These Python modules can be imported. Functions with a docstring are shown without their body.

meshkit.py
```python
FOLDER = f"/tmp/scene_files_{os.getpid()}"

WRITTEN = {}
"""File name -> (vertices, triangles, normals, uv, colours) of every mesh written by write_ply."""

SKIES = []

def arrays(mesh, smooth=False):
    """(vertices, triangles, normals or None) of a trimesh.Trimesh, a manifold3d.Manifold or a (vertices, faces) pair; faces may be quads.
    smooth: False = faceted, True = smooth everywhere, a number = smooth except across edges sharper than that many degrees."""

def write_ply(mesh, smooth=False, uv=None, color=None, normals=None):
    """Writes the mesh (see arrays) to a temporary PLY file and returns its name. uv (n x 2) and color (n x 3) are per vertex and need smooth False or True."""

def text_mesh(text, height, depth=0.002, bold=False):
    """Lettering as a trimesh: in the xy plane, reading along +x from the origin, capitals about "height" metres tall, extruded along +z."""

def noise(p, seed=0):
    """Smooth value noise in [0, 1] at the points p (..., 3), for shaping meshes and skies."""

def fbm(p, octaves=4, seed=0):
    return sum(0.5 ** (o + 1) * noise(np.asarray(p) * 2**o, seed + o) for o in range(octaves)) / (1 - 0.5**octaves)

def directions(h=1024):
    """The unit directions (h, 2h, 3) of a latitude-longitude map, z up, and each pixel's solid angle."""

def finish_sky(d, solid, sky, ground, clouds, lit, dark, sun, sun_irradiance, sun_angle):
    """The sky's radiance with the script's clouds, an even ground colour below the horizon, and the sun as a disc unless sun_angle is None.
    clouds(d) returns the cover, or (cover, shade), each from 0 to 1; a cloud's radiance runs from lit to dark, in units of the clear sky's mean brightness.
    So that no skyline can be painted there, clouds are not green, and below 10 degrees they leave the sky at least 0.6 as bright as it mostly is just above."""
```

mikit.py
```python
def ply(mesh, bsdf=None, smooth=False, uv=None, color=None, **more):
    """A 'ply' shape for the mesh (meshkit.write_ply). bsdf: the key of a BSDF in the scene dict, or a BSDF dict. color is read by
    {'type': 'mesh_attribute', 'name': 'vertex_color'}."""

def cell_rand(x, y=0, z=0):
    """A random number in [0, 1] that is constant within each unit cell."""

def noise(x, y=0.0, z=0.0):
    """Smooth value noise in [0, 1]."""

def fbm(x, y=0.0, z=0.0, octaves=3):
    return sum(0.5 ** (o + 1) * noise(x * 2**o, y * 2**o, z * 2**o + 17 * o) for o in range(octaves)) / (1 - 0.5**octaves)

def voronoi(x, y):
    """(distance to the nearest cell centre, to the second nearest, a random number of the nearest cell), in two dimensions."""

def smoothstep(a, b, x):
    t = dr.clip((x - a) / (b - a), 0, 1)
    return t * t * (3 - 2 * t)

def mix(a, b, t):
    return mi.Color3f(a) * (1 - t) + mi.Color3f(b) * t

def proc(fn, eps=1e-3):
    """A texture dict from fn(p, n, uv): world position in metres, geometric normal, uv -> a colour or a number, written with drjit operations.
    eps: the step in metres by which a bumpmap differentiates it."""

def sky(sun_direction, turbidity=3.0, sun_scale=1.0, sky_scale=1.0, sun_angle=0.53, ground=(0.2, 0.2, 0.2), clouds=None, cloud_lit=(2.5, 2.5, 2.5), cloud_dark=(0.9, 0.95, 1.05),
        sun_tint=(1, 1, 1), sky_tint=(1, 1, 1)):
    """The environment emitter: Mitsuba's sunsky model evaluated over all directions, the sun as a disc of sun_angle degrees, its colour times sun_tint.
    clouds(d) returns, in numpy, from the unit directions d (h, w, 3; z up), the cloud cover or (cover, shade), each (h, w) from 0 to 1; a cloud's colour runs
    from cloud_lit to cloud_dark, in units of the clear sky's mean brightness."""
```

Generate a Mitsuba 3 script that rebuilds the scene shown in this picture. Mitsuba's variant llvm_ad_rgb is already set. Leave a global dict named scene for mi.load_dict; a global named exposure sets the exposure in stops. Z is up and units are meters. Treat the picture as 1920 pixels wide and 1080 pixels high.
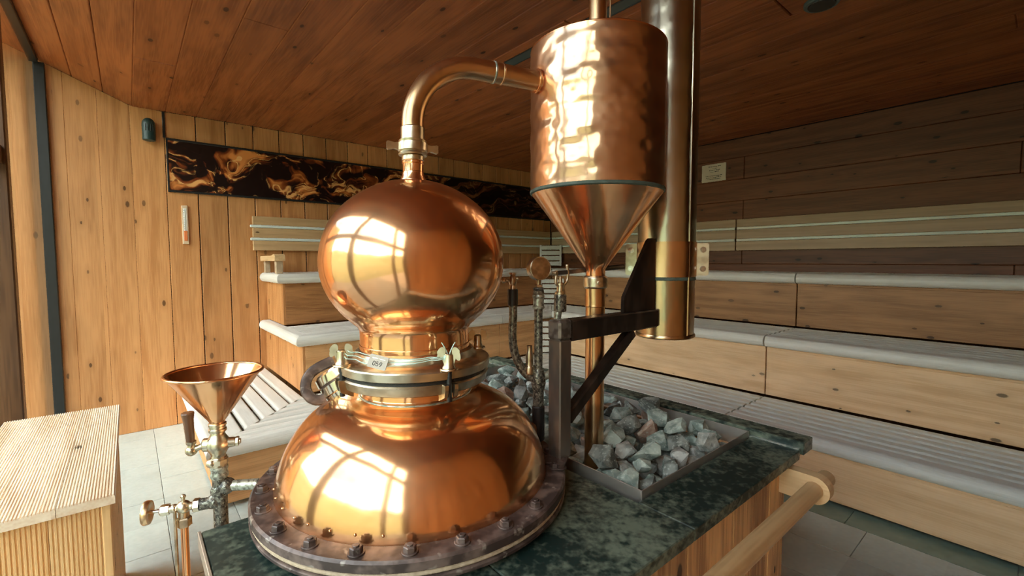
import math, random
import numpy as np, trimesh
import drjit as dr
import mitsuba as mi
import mikit, meshkit
from mikit import noise as tnoise, fbm as tfbm, voronoi, cell_rand, smoothstep, mix

T = mi.ScalarTransform4f
scene, labels = {'type': 'scene'}, {}
R = np.random.default_rng(7)

# ------------------------------------------------------------------ camera, sky, exposure
EYE = np.array([0.0, 0.0, 1.5])
FWD = np.array([0.6420, 0.7643, -0.0600])
UPV = np.array([0.040, 0.045, 0.998])
scene['camera'] = {'type': 'perspective', 'fov': 2 * math.degrees(math.atan(960 / 855.5)), 'fov_axis': 'x', 'near_clip': 0.02, 'far_clip': 500.0,
                   'to_world': T().look_at(origin=EYE.tolist(), target=(EYE + FWD).tolist(), up=UPV.tolist())}

def cloud_cover(d):
    q = d / np.maximum(d[..., 2:3] + 0.25, 0.05)
    n = meshkit.fbm(q * 1.3 + 3.1, 5, 2)
    cover = np.clip((n - 0.22) / 0.2, 0, 1)
    return cover, np.clip((n - 0.55) * 2.2, 0, 1)

scene['sky'] = mikit.sky((0.55, -0.35, 0.76), turbidity=4.0, sun_scale=0.25, sky_scale=1.0, ground=(0.12, 0.12, 0.11), clouds=cloud_cover,
                         cloud_lit=(2.40, 2.60, 2.48), cloud_dark=(1.42, 1.54, 1.50), sky_tint=(0.92, 1.0, 1.0))
exposure = 4.9

# ------------------------------------------------------------------ helpers
def numbered(k):
    if k not in scene and k not in labels:
        return k
    i = 1
    while f'{k}_{i:03d}' in scene or f'{k}_{i:03d}' in labels:
        i += 1
    return f'{k}_{i:03d}'

def thing(name, label, cat, group=None):
    k = numbered(name)
    labels[k] = {'label': label, 'category': cat}
    if group:
        labels[k]['group'] = group
    return k

def struct(name):
    labels[name] = {'kind': 'structure'}
    return name

def obj(parent, name, mesh, mat, smooth=False, label=None, **kw):
    k = numbered(parent + '__' + name) if parent else name if name not in scene else numbered(name)
    scene[k] = mikit.ply(mesh, mat, smooth=smooth, **kw)
    if label:
        labels[k] = {'label': label}
    return k

def tm(v, f):
    m = trimesh.Trimesh(np.asarray(v, float), np.asarray(f, int), process=False)
    return m

def fixvol(m):
    if m.volume < 0:
        m.invert()
    return m

def cat(*ms):
    return trimesh.util.concatenate([m for m in ms])

_t = []
for sx in (-1, 1):
    for sy in (-1, 1):
        for sz in (-1, 1):
            for ax in range(3):
                _t.append((sx, sy, sz, ax))
_S = np.array([t[:3] for t in _t], float)
_F = np.array([[0.0 if t[3] == a else 1.0 for a in range(3)] for t in _t])
_h = trimesh.convex.convex_hull(_S * (1 - 0.2 * _F))
_hv = np.asarray(_h.vertices)
_idx = [int(np.argmin(np.linalg.norm(_hv - p, axis=1))) for p in _S * (1 - 0.2 * _F)]
_inv = {h: i for i, h in enumerate(_idx)}
_FACES = np.vectorize(_inv.get)(_h.faces)

def rbox(x0, x1, y0, y1, z0, z1, ch=0.003):
    """A box with chamfered edges."""
    c = np.array([(x0 + x1) / 2, (y0 + y1) / 2, (z0 + z1) / 2])
    h = np.abs(np.array([x1 - x0, y1 - y0, z1 - z0])) / 2
    ch = min(ch, 0.45 * h.min())
    return tm(c + _S * (h - ch * _F), _FACES)

def frame(d):
    d = np.asarray(d, float); d = d / np.linalg.norm(d)
    a = np.array([0, 0, 1.0]) if abs(d[2]) < 0.9 else np.array([1.0, 0, 0])
    u = np.cross(a, d); u /= np.linalg.norm(u)
    return u, np.cross(d, u), d

def lathe(prof, base=(0, 0, 0), axis=(0, 0, 1), n=48):
    """Revolves [(r, z), ...] about the axis through base."""
    u, v, d = frame(axis)
    base = np.asarray(base, float)
    a = np.arange(n) * 2 * np.pi / n
    ring = np.cos(a)[:, None] * u + np.sin(a)[:, None] * v
    vs = np.concatenate([base + r * ring + z * d for r, z in prof])
    i, j = np.meshgrid(np.arange(len(prof) - 1), np.arange(n), indexing='ij')
    q = np.stack([i * n + j, i * n + (j + 1) % n, (i + 1) * n + (j + 1) % n, (i + 1) * n + j], -1).reshape(-1, 4)
    f = np.vstack([q[:, [0, 1, 2]], q[:, [0, 2, 3]]])
    m = tm(vs, f)
    m.merge_vertices()
    m.update_faces(m.nondegenerate_faces())
    m.remove_unreferenced_vertices()
    return fixvol(m)

def cyl(p0, p1, r, n=24, ch=None, r1=None):
    p0, p1 = np.asarray(p0, float), np.asarray(p1, float)
    L = np.linalg.norm(p1 - p0)
    r1 = r if r1 is None else r1
    ch = min(0.15 * min(r, r1), 0.2 * L) if ch is None else ch
    return lathe([(0, 0), (r - ch, 0), (r, ch), (r1, L - ch), (r1 - ch, L), (0, L)], p0, p1 - p0, n)

def tube(pts, r, n=16):
    p = np.asarray(pts, float)
    t = np.gradient(p, axis=0); t /= np.linalg.norm(t, axis=1, keepdims=True)
    u, _, _ = frame(t[0])
    us = [u]
    for k in range(1, len(p)):
        u = us[-1] - t[k] * (us[-1] @ t[k]); us.append(u / np.linalg.norm(u))
    us = np.array(us); vsn = np.cross(t, us)
    rr = np.broadcast_to(r, (len(p),))
    a = np.arange(n) * 2 * np.pi / n
    V = p[:, None] + rr[:, None, None] * (np.cos(a)[None, :, None] * us[:, None] + np.sin(a)[None, :, None] * vsn[:, None])
    V = np.vstack([V.reshape(-1, 3), p[0], p[-1]])
    i, j = np.meshgrid(np.arange(len(p) - 1), np.arange(n), indexing='ij')
    q = np.stack([i * n + j, i * n + (j + 1) % n, (i + 1) * n + (j + 1) % n, (i + 1) * n + j], -1).reshape(-1, 4)
    b, k = len(p) * n, np.arange(n)
    f = np.vstack([q[:, [0, 1, 2]], q[:, [0, 2, 3]], np.stack([k * 0 + b, (k + 1) % n, k], 1), np.stack([k * 0 + b + 1, (len(p) - 1) * n + k, (len(p) - 1) * n + (k + 1) % n], 1)])
    return fixvol(tm(V, f))

def spline(pts, n=40):
    from scipy.interpolate import CubicSpline
    p = np.asarray(pts, float)
    s = np.r_[0, np.cumsum(np.linalg.norm(np.diff(p, axis=0), axis=1))]
    return CubicSpline(s, p)(np.linspace(0, s[-1], n))

def fillet(pts, rad, n=10):
    """A polyline with rounded corners."""
    p = [np.asarray(q, float) for q in pts]
    out = [p[0]]
    for k in range(1, len(p) - 1):
        a, b = p[k - 1] - p[k], p[k + 1] - p[k]
        la, lb = np.linalg.norm(a), np.linalg.norm(b)
        r = min(rad, 0.48 * la, 0.48 * lb) if len(p) > 3 else min(rad, 0.9 * la, 0.9 * lb)
        A, B = p[k] + a / la * r, p[k] + b / lb * r
        for t in np.linspace(0, 1, n):
            out.append((1 - t) ** 2 * A + 2 * t * (1 - t) * p[k] + t * t * B)
    out.append(p[-1])
    return np.array(out)

def sphere(c, r, sub=2, sc=(1, 1, 1)):
    m = trimesh.creation.icosphere(subdivisions=sub, radius=1.0)
    return tm(np.asarray(c) + m.vertices * r * np.asarray(sc), m.faces)

def torus(c, axis, R0, r, n=48, m=10):
    a = np.linspace(0, 2 * np.pi, m + 1)
    return lathe([(R0 + r * np.cos(t), r * np.sin(t)) for t in a], c, axis, n)

def hexnut(p0, axis, r, h, n=6):
    return lathe([(0, 0), (r, 0), (r, 0.85 * h), (r * 0.86, h), (0, h)], p0, axis, n)

def prism(poly, O, U, V, W, w0, w1, k0=0.0, k1=0.0):
    """A convex profile [(u, v), ...] swept along W from w0 + k0 u to w1 + k1 u (mitred ends)."""
    O, U, V, W = (np.asarray(x, float) for x in (O, U, V, W))
    n = len(poly)
    a = np.array([O + u * U + v * V + (w0 + k0 * u) * W for u, v in poly])
    b = np.array([O + u * U + v * V + (w1 + k1 * u) * W for u, v in poly])
    i = np.arange(n); j = (i + 1) % n
    k = np.arange(1, n - 1)
    f = np.vstack([np.stack([i, j, j + n], 1), np.stack([i, j + n, i + n], 1), np.stack([k * 0, k + 1, k], 1), np.stack([k * 0 + n, k + n, k + 1 + n], 1)])
    return fixvol(tm(np.vstack([a, b]), f))

def extr(poly, O, U, V, W, depth):
    """An arbitrary (possibly hollow) shapely polygon extruded along W."""
    import shapely.geometry as sg
    g = poly if hasattr(poly, 'exterior') else sg.Polygon(poly)
    m = trimesh.creation.extrude_polygon(g, depth, engine='earcut')
    O, U, V, W = (np.asarray(x, float) for x in (O, U, V, W))
    v = O + m.vertices[:, :1] * U + m.vertices[:, 1:2] * V + m.vertices[:, 2:] * W
    return fixvol(tm(v, m.faces))

def move(m, off):
    return tm(np.asarray(m.vertices) + np.asarray(off), m.faces)

def rot(m, c, axis, deg):
    M = trimesh.transformations.rotation_matrix(math.radians(deg), axis, c)
    return tm(trimesh.transform_points(m.vertices, M), m.faces)

X, Y, Z = np.eye(3)

# ------------------------------------------------------------------ materials
def mat(key, base, rough=0.5, metal=0.0, bump=None, bscale=1.0, eps=2e-3, spec=0.5, **kw):
    bc = mikit.proc(base) if callable(base) else {'type': 'rgb', 'value': list(base)}
    b = {'type': 'principled', 'base_color': bc, 'metallic': metal, 'specular': spec, **kw}
    b['roughness'] = mikit.proc(rough) if callable(rough) else rough
    if bump is not None:
        b = {'type': 'bumpmap', 'arbitrary': mikit.proc(bump, eps=eps), 'scale': bscale, 'bsdf': b}
    scene[key] = {'type': 'twosided', 'bsdf': b}
    return key

def wood(key, axis, light, dark, pax=None, p0=0.0, pitch=0.23, pitch2=None, pax2=None, q0=0.0, rough=0.45, tone=0.35, knot=1.0, streak=1.0, stain=0.0, spec=0.4):
    """Softwood with its grain along axis; tone and grain change from board to board (cells of pitch along pax)."""
    o = [i for i in range(3) if i != axis]
    def fn(p, n, uv):
        c = (p[0], p[1], p[2])
        a, b, d = c[axis], c[o[0]], c[o[1]]
        cell = cell_rand(dr.floor((c[pax] - p0) / pitch), 3, 5) if pax is not None else mi.Float(0.4)
        if pax2 is not None:
            cell = cell_rand(cell * 97.0, dr.floor((c[pax2] - q0) / pitch2), 2)
        off = cell * 53.0
        w = tfbm(a * 0.9 + off, b * 3.0 + off, d * 3.0, 2)
        v = tfbm(a * 1.1 + off, b * 22.0 + w * 5.0, d * 22.0 + w * 3.0 + off, 3)
        fine = tnoise(a * 9.0, b * 190.0, d * 190.0)
        t = smoothstep(0.30, 0.74, v * 0.72 + fine * 0.28 * streak)
        col = mix(light, dark, t)
        d1, _, kr = voronoi(a * 3.6 + off * 3.1, (b + d) * 7.5 + off)
        on = dr.select(kr < 0.27 * knot, 1.0, 0.0)
        rr_ = 0.035 + 0.085 * cell_rand(kr * 9173.0, 1, 7)
        k = (1 - smoothstep(rr_ * 0.7, rr_ * 1.1, d1)) * on
        halo = (1 - smoothstep(rr_, rr_ + 0.26, d1)) * on
        col = mix(col, mi.Color3f(dark) * 0.9, halo * 0.4)
        col = mix(col, mi.Color3f(dark) * 0.22, k * 0.9)
        col = col * (1.0 + tone * (cell - 0.5))
        if stain > 0:
            s = smoothstep(0.42, 0.7, tfbm(a * 2.2 + 4.0, b * 5.0 + off, d * 5.0, 3))
            col = mix(col, mi.Color3f(light) * 1.35, s * stain)
        return col
    return mat(key, fn, rough, spec=spec)

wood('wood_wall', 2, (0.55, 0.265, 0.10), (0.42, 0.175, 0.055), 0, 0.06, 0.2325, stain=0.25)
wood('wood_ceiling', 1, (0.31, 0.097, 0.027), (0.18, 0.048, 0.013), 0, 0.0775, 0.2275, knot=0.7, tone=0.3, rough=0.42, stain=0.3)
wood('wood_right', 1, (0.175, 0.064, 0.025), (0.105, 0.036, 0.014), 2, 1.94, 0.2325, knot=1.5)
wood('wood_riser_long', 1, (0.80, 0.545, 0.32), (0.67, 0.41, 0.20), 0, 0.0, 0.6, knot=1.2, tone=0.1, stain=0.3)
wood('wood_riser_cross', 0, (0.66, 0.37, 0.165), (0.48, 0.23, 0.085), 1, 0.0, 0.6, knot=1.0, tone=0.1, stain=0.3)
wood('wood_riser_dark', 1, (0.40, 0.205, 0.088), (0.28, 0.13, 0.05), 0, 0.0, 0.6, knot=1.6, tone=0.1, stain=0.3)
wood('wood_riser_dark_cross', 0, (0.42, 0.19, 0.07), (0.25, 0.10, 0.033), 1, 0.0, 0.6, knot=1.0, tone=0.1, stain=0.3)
wood('wood_slat_long', 1, (0.72, 0.715, 0.65), (0.65, 0.64, 0.575), 0, 0.0, 0.0871, knot=0.0, tone=0.12, rough=0.45)
wood('wood_slat_cross', 0, (0.75, 0.735, 0.66), (0.64, 0.62, 0.55), 1, 0.0, 0.0871, knot=0.0, tone=0.12, rough=0.5)
wood('wood_slat_top', 1, (0.68, 0.70, 0.63), (0.62, 0.64, 0.57), 0, 0.0, 0.0871, knot=0.0, tone=0.06, rough=0.45)
wood('wood_backrest', 1, (0.50, 0.37, 0.24), (0.42, 0.30, 0.19), 2, 1.6, 0.1, knot=0.0, tone=0.1)
wood('wood_backrest_cross', 0, (0.55, 0.36, 0.185), (0.45, 0.28, 0.13), 2, 1.6, 0.1, knot=0.2, tone=0.1)
wood('wood_console', 2, (0.66, 0.36, 0.14), (0.30, 0.13, 0.042), 0, 0.05, 0.12, knot=0.8, tone=0.35)
wood('wood_rail', 0, (0.56, 0.37, 0.185), (0.45, 0.275, 0.125), knot=0.0, rough=0.38)
wood('wood_bracket', 1, (0.68, 0.46, 0.245), (0.56, 0.35, 0.165), knot=0.2, rough=0.45)
wood('wood_deck', 1, (0.80, 0.70, 0.55), (0.68, 0.52, 0.36), 0, -0.44, 0.125, knot=0.45, tone=0.12, rough=0.5)
wood('wood_box', 2, (0.78, 0.53, 0.26), (0.66, 0.40, 0.17), 0, -0.44, 0.12, knot=0.9, tone=0.15, rough=0.5)
wood('wood_mullion', 2, (0.12, 0.055, 0.022), (0.07, 0.03, 0.012), knot=0.0, rough=0.35)

def copper_fn(p, n, uv):
    s = tfbm(p[0] * 7, p[1] * 7, p[2] * 9, 4)
    c = mix((0.94, 0.52, 0.275), (0.86, 0.44, 0.21), smoothstep(0.3, 0.7, s))
    return mix(c, (0.70, 0.44, 0.26), smoothstep(0.66, 0.8, tfbm(p[0] * 16 + 9, p[1] * 16, p[2] * 5, 3)) * 0.5)

def copper_rough(p, n, uv):
    return 0.11 + 0.11 * smoothstep(0.35, 0.75, tfbm(p[0] * 5 + 3, p[1] * 5, p[2] * 5, 3))

def copper_bump(p, n, uv):
    return tfbm(p[0] * 14, p[1] * 14, p[2] * 14, 2)

def hazy(key, base, r0, r1, w, bscale):
    bc = mikit.proc(base)
    one = {'type': 'principled', 'base_color': bc, 'metallic': 1.0, 'roughness': r0}
    two = {'type': 'principled', 'base_color': bc, 'metallic': 1.0, 'roughness': r1}
    scene[key] = {'type': 'twosided', 'bsdf': {'type': 'bumpmap', 'arbitrary': mikit.proc(copper_bump, eps=2e-3), 'scale': bscale, 'bsdf': {'type': 'blendbsdf', 'weight': w, 'a': one, 'b': two}}}
    return key

hazy('copper', copper_fn, 0.11, 0.38, 0.22, 0.0009)

hazy('copper_drum', lambda p, n, uv: mix((0.74, 0.475, 0.295), (0.58, 0.35, 0.20), smoothstep(0.3, 0.7, tfbm(p[0] * 6, p[1] * 6, p[2] * 10, 4))), 0.13, 0.42, 0.40, 0.0006)

def copper_old(p, n, uv):
    s = tfbm(p[0] * 9, p[1] * 9, p[2] * 3, 4)
    c = mix((0.78, 0.53, 0.31), (0.64, 0.41, 0.22), smoothstep(0.3, 0.7, s))
    return mix(c, (0.34, 0.23, 0.13), smoothstep(0.60, 0.78, tfbm(p[0] * 14 + 9, p[1] * 14, p[2] * 8, 3)) * 0.7)

mat('copper_tarnished', copper_old, 0.27, 1.0, bump=copper_bump, bscale=0.0008)

def flue_fn(p, n, uv):
    s = tfbm(p[0] * 12, p[1] * 12, p[2] * 2.0, 4)
    up = mix((0.60, 0.57, 0.48), (0.38, 0.35, 0.28), smoothstep(0.3, 0.7, s))
    low = mix((0.60, 0.42, 0.25), (0.42, 0.29, 0.17), smoothstep(0.3, 0.7, s))
    c = mix(low, up, smoothstep(1.42, 1.62, p[2]))
    g = smoothstep(0.58, 0.75, tfbm(p[0] * 20, p[1] * 20, p[2] * 5 + 3, 3))
    return mix(c, (0.30, 0.36, 0.27), g * 0.5)

mat('flue_metal', flue_fn, 0.24, 1.0, bump=lambda p, n, uv: tfbm(p[0] * 18, p[1] * 18, p[2] * 9, 3), bscale=0.0014)

def brass_fn(p, n, uv):
    s = tfbm(p[0] * 30, p[1] * 30, p[2] * 30, 3)
    return mix((0.72, 0.67, 0.53), (0.50, 0.44, 0.32), smoothstep(0.35, 0.75, s))

mat('brass', brass_fn, 0.30, 1.0, bump=lambda p, n, uv: tfbm(p[0] * 60, p[1] * 60, p[2] * 60, 2), bscale=0.0002, eps=1e-3)
mat('brass_old', lambda p, n, uv: mix((0.62, 0.52, 0.38), (0.36, 0.28, 0.19), smoothstep(0.3, 0.7, tfbm(p[0] * 45, p[1] * 45, p[2] * 45, 3))), 0.33, 1.0)
mat('bright_brass', (0.80, 0.74, 0.60), 0.13, 1.0)

def iron_fn(p, n, uv):
    s = tfbm(p[0] * 26, p[1] * 26, p[2] * 26, 4)
    c = mix((0.060, 0.042, 0.038), (0.20, 0.145, 0.125), smoothstep(0.38, 0.72, s))
    return mix(c, (0.36, 0.32, 0.28), smoothstep(0.66, 0.78, tfbm(p[0] * 60, p[1] * 60, p[2] * 60, 3)) * 0.6)

mat('rusty_iron', iron_fn, lambda p, n, uv: 0.26 + 0.3 * tfbm(p[0] * 30, p[1] * 30, p[2] * 30, 3), 0.35, bump=lambda p, n, uv: tfbm(p[0] * 50, p[1] * 50, p[2] * 50, 3), bscale=0.0012, eps=1e-3, spec=0.8)
mat('dark_steel', lambda p, n, uv: mix((0.020, 0.016, 0.014), (0.055, 0.038, 0.029), smoothstep(0.35, 0.75, tfbm(p[0] * 22, p[1] * 22, p[2] * 7, 4))), 0.30, 0.5, spec=0.7)
mat('raw_steel', lambda p, n, uv: mix((0.15, 0.15, 0.145), (0.25, 0.205, 0.17), smoothstep(0.35, 0.7, tfbm(p[0] * 22, p[1] * 22, p[2] * 7, 4))), 0.33, 0.8)
mat('weld', lambda p, n, uv: mix((0.30, 0.31, 0.30), (0.16, 0.15, 0.14), smoothstep(0.35, 0.7, tfbm(p[0] * 60, p[1] * 60, p[2] * 60, 2))), 0.3, 0.8)

def galv_fn(p, n, uv):
    s = tfbm(p[0] * 170, p[1] * 170, p[2] * 120, 3)
    c = mix((0.055, 0.052, 0.046), (0.19, 0.18, 0.15), smoothstep(0.35, 0.62, s))
    return mix(c, (0.38, 0.40, 0.34), smoothstep(0.56, 0.74, tfbm(p[0] * 260, p[1] * 260, p[2] * 170, 3)) * 0.8)

mat('galvanised', galv_fn, 0.36, 0.55, bump=lambda p, n, uv: tfbm(p[0] * 120, p[1] * 120, p[2] * 90, 2), bscale=0.0006, eps=6e-4)
mat('galvanised_light', lambda p, n, uv: mix((0.46, 0.50, 0.44), (0.20, 0.20, 0.17), smoothstep(0.40, 0.70, tfbm(p[0] * 190, p[1] * 190, p[2] * 120, 3))), 0.36, 0.6, bump=lambda p, n, uv: tfbm(p[0] * 120, p[1] * 120, p[2] * 90, 2), bscale=0.0006, eps=6e-4)
mat('steel_sheet', (0.60, 0.57, 0.52), 0.36, 0.85)
mat('chrome', (0.62, 0.62, 0.60), 0.12, 1.0)
mat('black_rubber', (0.012, 0.012, 0.013), 0.45)
mat('black_frame', (0.012, 0.014, 0.014), 0.35)
mat('verdigris', lambda p, n, uv: mix((0.10, 0.15, 0.13), (0.05, 0.06, 0.05), tfbm(p[0] * 60, p[1] * 60, p[2] * 60, 3)), 0.6, 0.2)
mat('solder', lambda p, n, uv: mix((0.55, 0.58, 0.53), (0.25, 0.32, 0.29), smoothstep(0.4, 0.65, tfbm(p[0] * 90, p[1] * 90, p[2] * 90, 3))), 0.3, 0.7)
mat('rope', lambda p, n, uv: mix((0.55, 0.45, 0.33), (0.28, 0.21, 0.14), tfbm(p[0] * 120, p[1] * 120, p[2] * 60, 2)), 0.8)
mat('wire', (0.42, 0.60, 0.55), 0.4)
mat('tag_plate', (0.40, 0.37, 0.31), 0.5)
mat('ink', (0.04, 0.035, 0.03), 0.7)
mat('green_plastic', (0.016, 0.045, 0.044), 0.38)
mat('white_strip', (0.70, 0.78, 0.73), 0.12)
mat('paper', (0.62, 0.55, 0.42), 0.5)
mat('pale_wood', (0.66, 0.50, 0.32), 0.5)
mat('white_card', (0.78, 0.76, 0.72), 0.4)
mat('orange_card', (0.72, 0.20, 0.06), 0.4)
mat('slot_glass', (0.05, 0.085, 0.085), 0.15)
mat('handle_wood', lambda p, n, uv: mix((0.16, 0.075, 0.035), (0.07, 0.035, 0.02), tfbm(p[0] * 80, p[1] * 80, p[2] * 20, 2)), 0.35)
mat('hidden_black', (0.01, 0.01, 0.01), 0.9)

def slate_fn(p, n, uv):
    s = tfbm(p[0] * 9 + 2, p[1] * 9, p[2] * 9, 5)
    f = tfbm(p[0] * 62, p[1] * 62, p[2] * 62, 4)
    t = smoothstep(0.38, 0.68, s * 0.45 + f * 0.55)
    return mix((0.008, 0.021, 0.019), (0.125, 0.155, 0.115), t)

mat('slate', slate_fn, lambda p, n, uv: 0.24 + 0.25 * tfbm(p[0] * 20, p[1] * 20, p[2] * 20, 3), bump=lambda p, n, uv: tfbm(p[0] * 35, p[1] * 35, p[2] * 35, 3), bscale=0.0016, spec=0.5)

def stone_fn(col_a, col_b, s0):
    def fn(p, n, uv):
        t = smoothstep(0.35, 0.65, tfbm(p[0] * 34 + s0, p[1] * 34, p[2] * 34, 3))
        c = mix(col_a, col_b, t)
        sp = smoothstep(0.6, 0.72, tfbm(p[0] * 150 + s0, p[1] * 150, p[2] * 150, 2))
        return mix(c, (0.56, 0.62, 0.57), sp * 0.35)
    return fn

_sb = lambda p, n, uv: tfbm(p[0] * 90, p[1] * 90, p[2] * 90, 3)
mat('stone_green', stone_fn((0.17, 0.225, 0.20), (0.36, 0.43, 0.385), 1.0), 0.75, bump=_sb, bscale=0.004, eps=8e-4)
mat('stone_grey', stone_fn((0.20, 0.22, 0.205), (0.42, 0.44, 0.415), 5.0), 0.75, bump=_sb, bscale=0.004, eps=8e-4)
mat('stone_dark', stone_fn((0.09, 0.105, 0.095), (0.22, 0.245, 0.225), 9.0), 0.75, bump=_sb, bscale=0.004, eps=8e-4)
mat('stone_red', stone_fn((0.34, 0.22, 0.165), (0.48, 0.38, 0.31), 13.0), 0.75, bump=_sb, bscale=0.004, eps=8e-4)

def tile_fn(p, n, uv):
    i = dr.floor((p[0] - 0.115) / 0.328)
    c = cell_rand(i, dr.floor((p[1] - 0.275 + 0.33 * (i - 2 * dr.floor(i / 2))) / 0.66), 4)
    s = tfbm(p[0] * 5 + c * 9, p[1] * 5, 0.0, 4)
    f = tfbm(p[0] * 60, p[1] * 60, 0.0, 3)
    return mix((0.42, 0.49, 0.455), (0.57, 0.64, 0.60), s * 0.6 + f * 0.4) * (0.9 + 0.2 * c)

mat('floor_tile', tile_fn, 0.33, spec=0.5)
mat('border_tile', lambda p, n, uv: mix((0.17, 0.25, 0.20), (0.27, 0.36, 0.295), tfbm(p[0] * 14, p[1] * 14, 0.0, 4)), 0.4)
mat('grout', (0.20, 0.22, 0.21), 0.8)

def picture_fn(p, n, uv):
    u, v = p[0] - 0.3, p[2] - 2.12
    k = smoothstep(1.0, 2.4, u)
    wx = tfbm(u * 4.0, v * 4.0, 1.0, 3) - 0.5
    wy = tfbm(u * 4.0 + 7, v * 4.0, 3.0, 3) - 0.5
    s = tfbm(u * 9.0 + wx * 4.2, v * 14.0 + wy * 5.0, 0.0, 4)
    st = tfbm(u * 1.6 + wx * 1.5, v * 22.0 - u * 5.0 + wy * 6.0, 2.0, 4)
    x = s * (1 - k) + st * k
    rid = 1 - dr.abs(2 * tfbm(u * 6.5 + wx * 5, v * 13 + wy * 6, 5.0, 3) - 1)
    glow = smoothstep(0.45, 0.68, x)
    hot = smoothstep(0.90, 0.985, rid) * smoothstep(0.42, 0.60, x)
    fade = 1 - 0.75 * smoothstep(1.8, 3.2, u)
    c = mix((0.008, 0.003, 0.003), (0.22, 0.045, 0.010), glow)
    c = mix(c, (0.66, 0.24, 0.06), smoothstep(0.60, 0.80, x))
    c = mix(c, (0.80, 0.42, 0.15), hot * 0.9)
    return c * fade

mat('print', picture_fn, 0.3)
mat('lawn', lambda p, n, uv: mix((0.06, 0.075, 0.04), (0.095, 0.11, 0.06), tfbm(p[0] * 0.4, p[1] * 0.4, 0.0, 4)), 0.9)
mat('hill_green', lambda p, n, uv: mix((0.06, 0.09, 0.05), (0.14, 0.16, 0.09), tfbm(p[0] * 0.05, p[1] * 0.05, p[2] * 0.08, 4)), 0.95)
mat('terrace_paving', (0.13, 0.135, 0.13), 0.8)
mat('foliage', lambda p, n, uv: mix((0.03, 0.06, 0.02), (0.10, 0.15, 0.05), tfbm(p[0] * 2, p[1] * 2, p[2] * 2, 3)), 0.9)
mat('bark', (0.10, 0.07, 0.05), 0.9)
scene['pane'] = {'type': 'thindielectric', 'int_ior': 1.5}

# ------------------------------------------------------------------ the setting
XW, YW, XG, YR = 5.111, 5.136, -0.48, -1.7      # right wall, back wall, glass facade, rear wall
ZC = 2.82
def ceil_z(x):
    return ZC if x >= 0.0775 else ZC + (0.0775 - x) * (0.24 / 0.5575)

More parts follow.
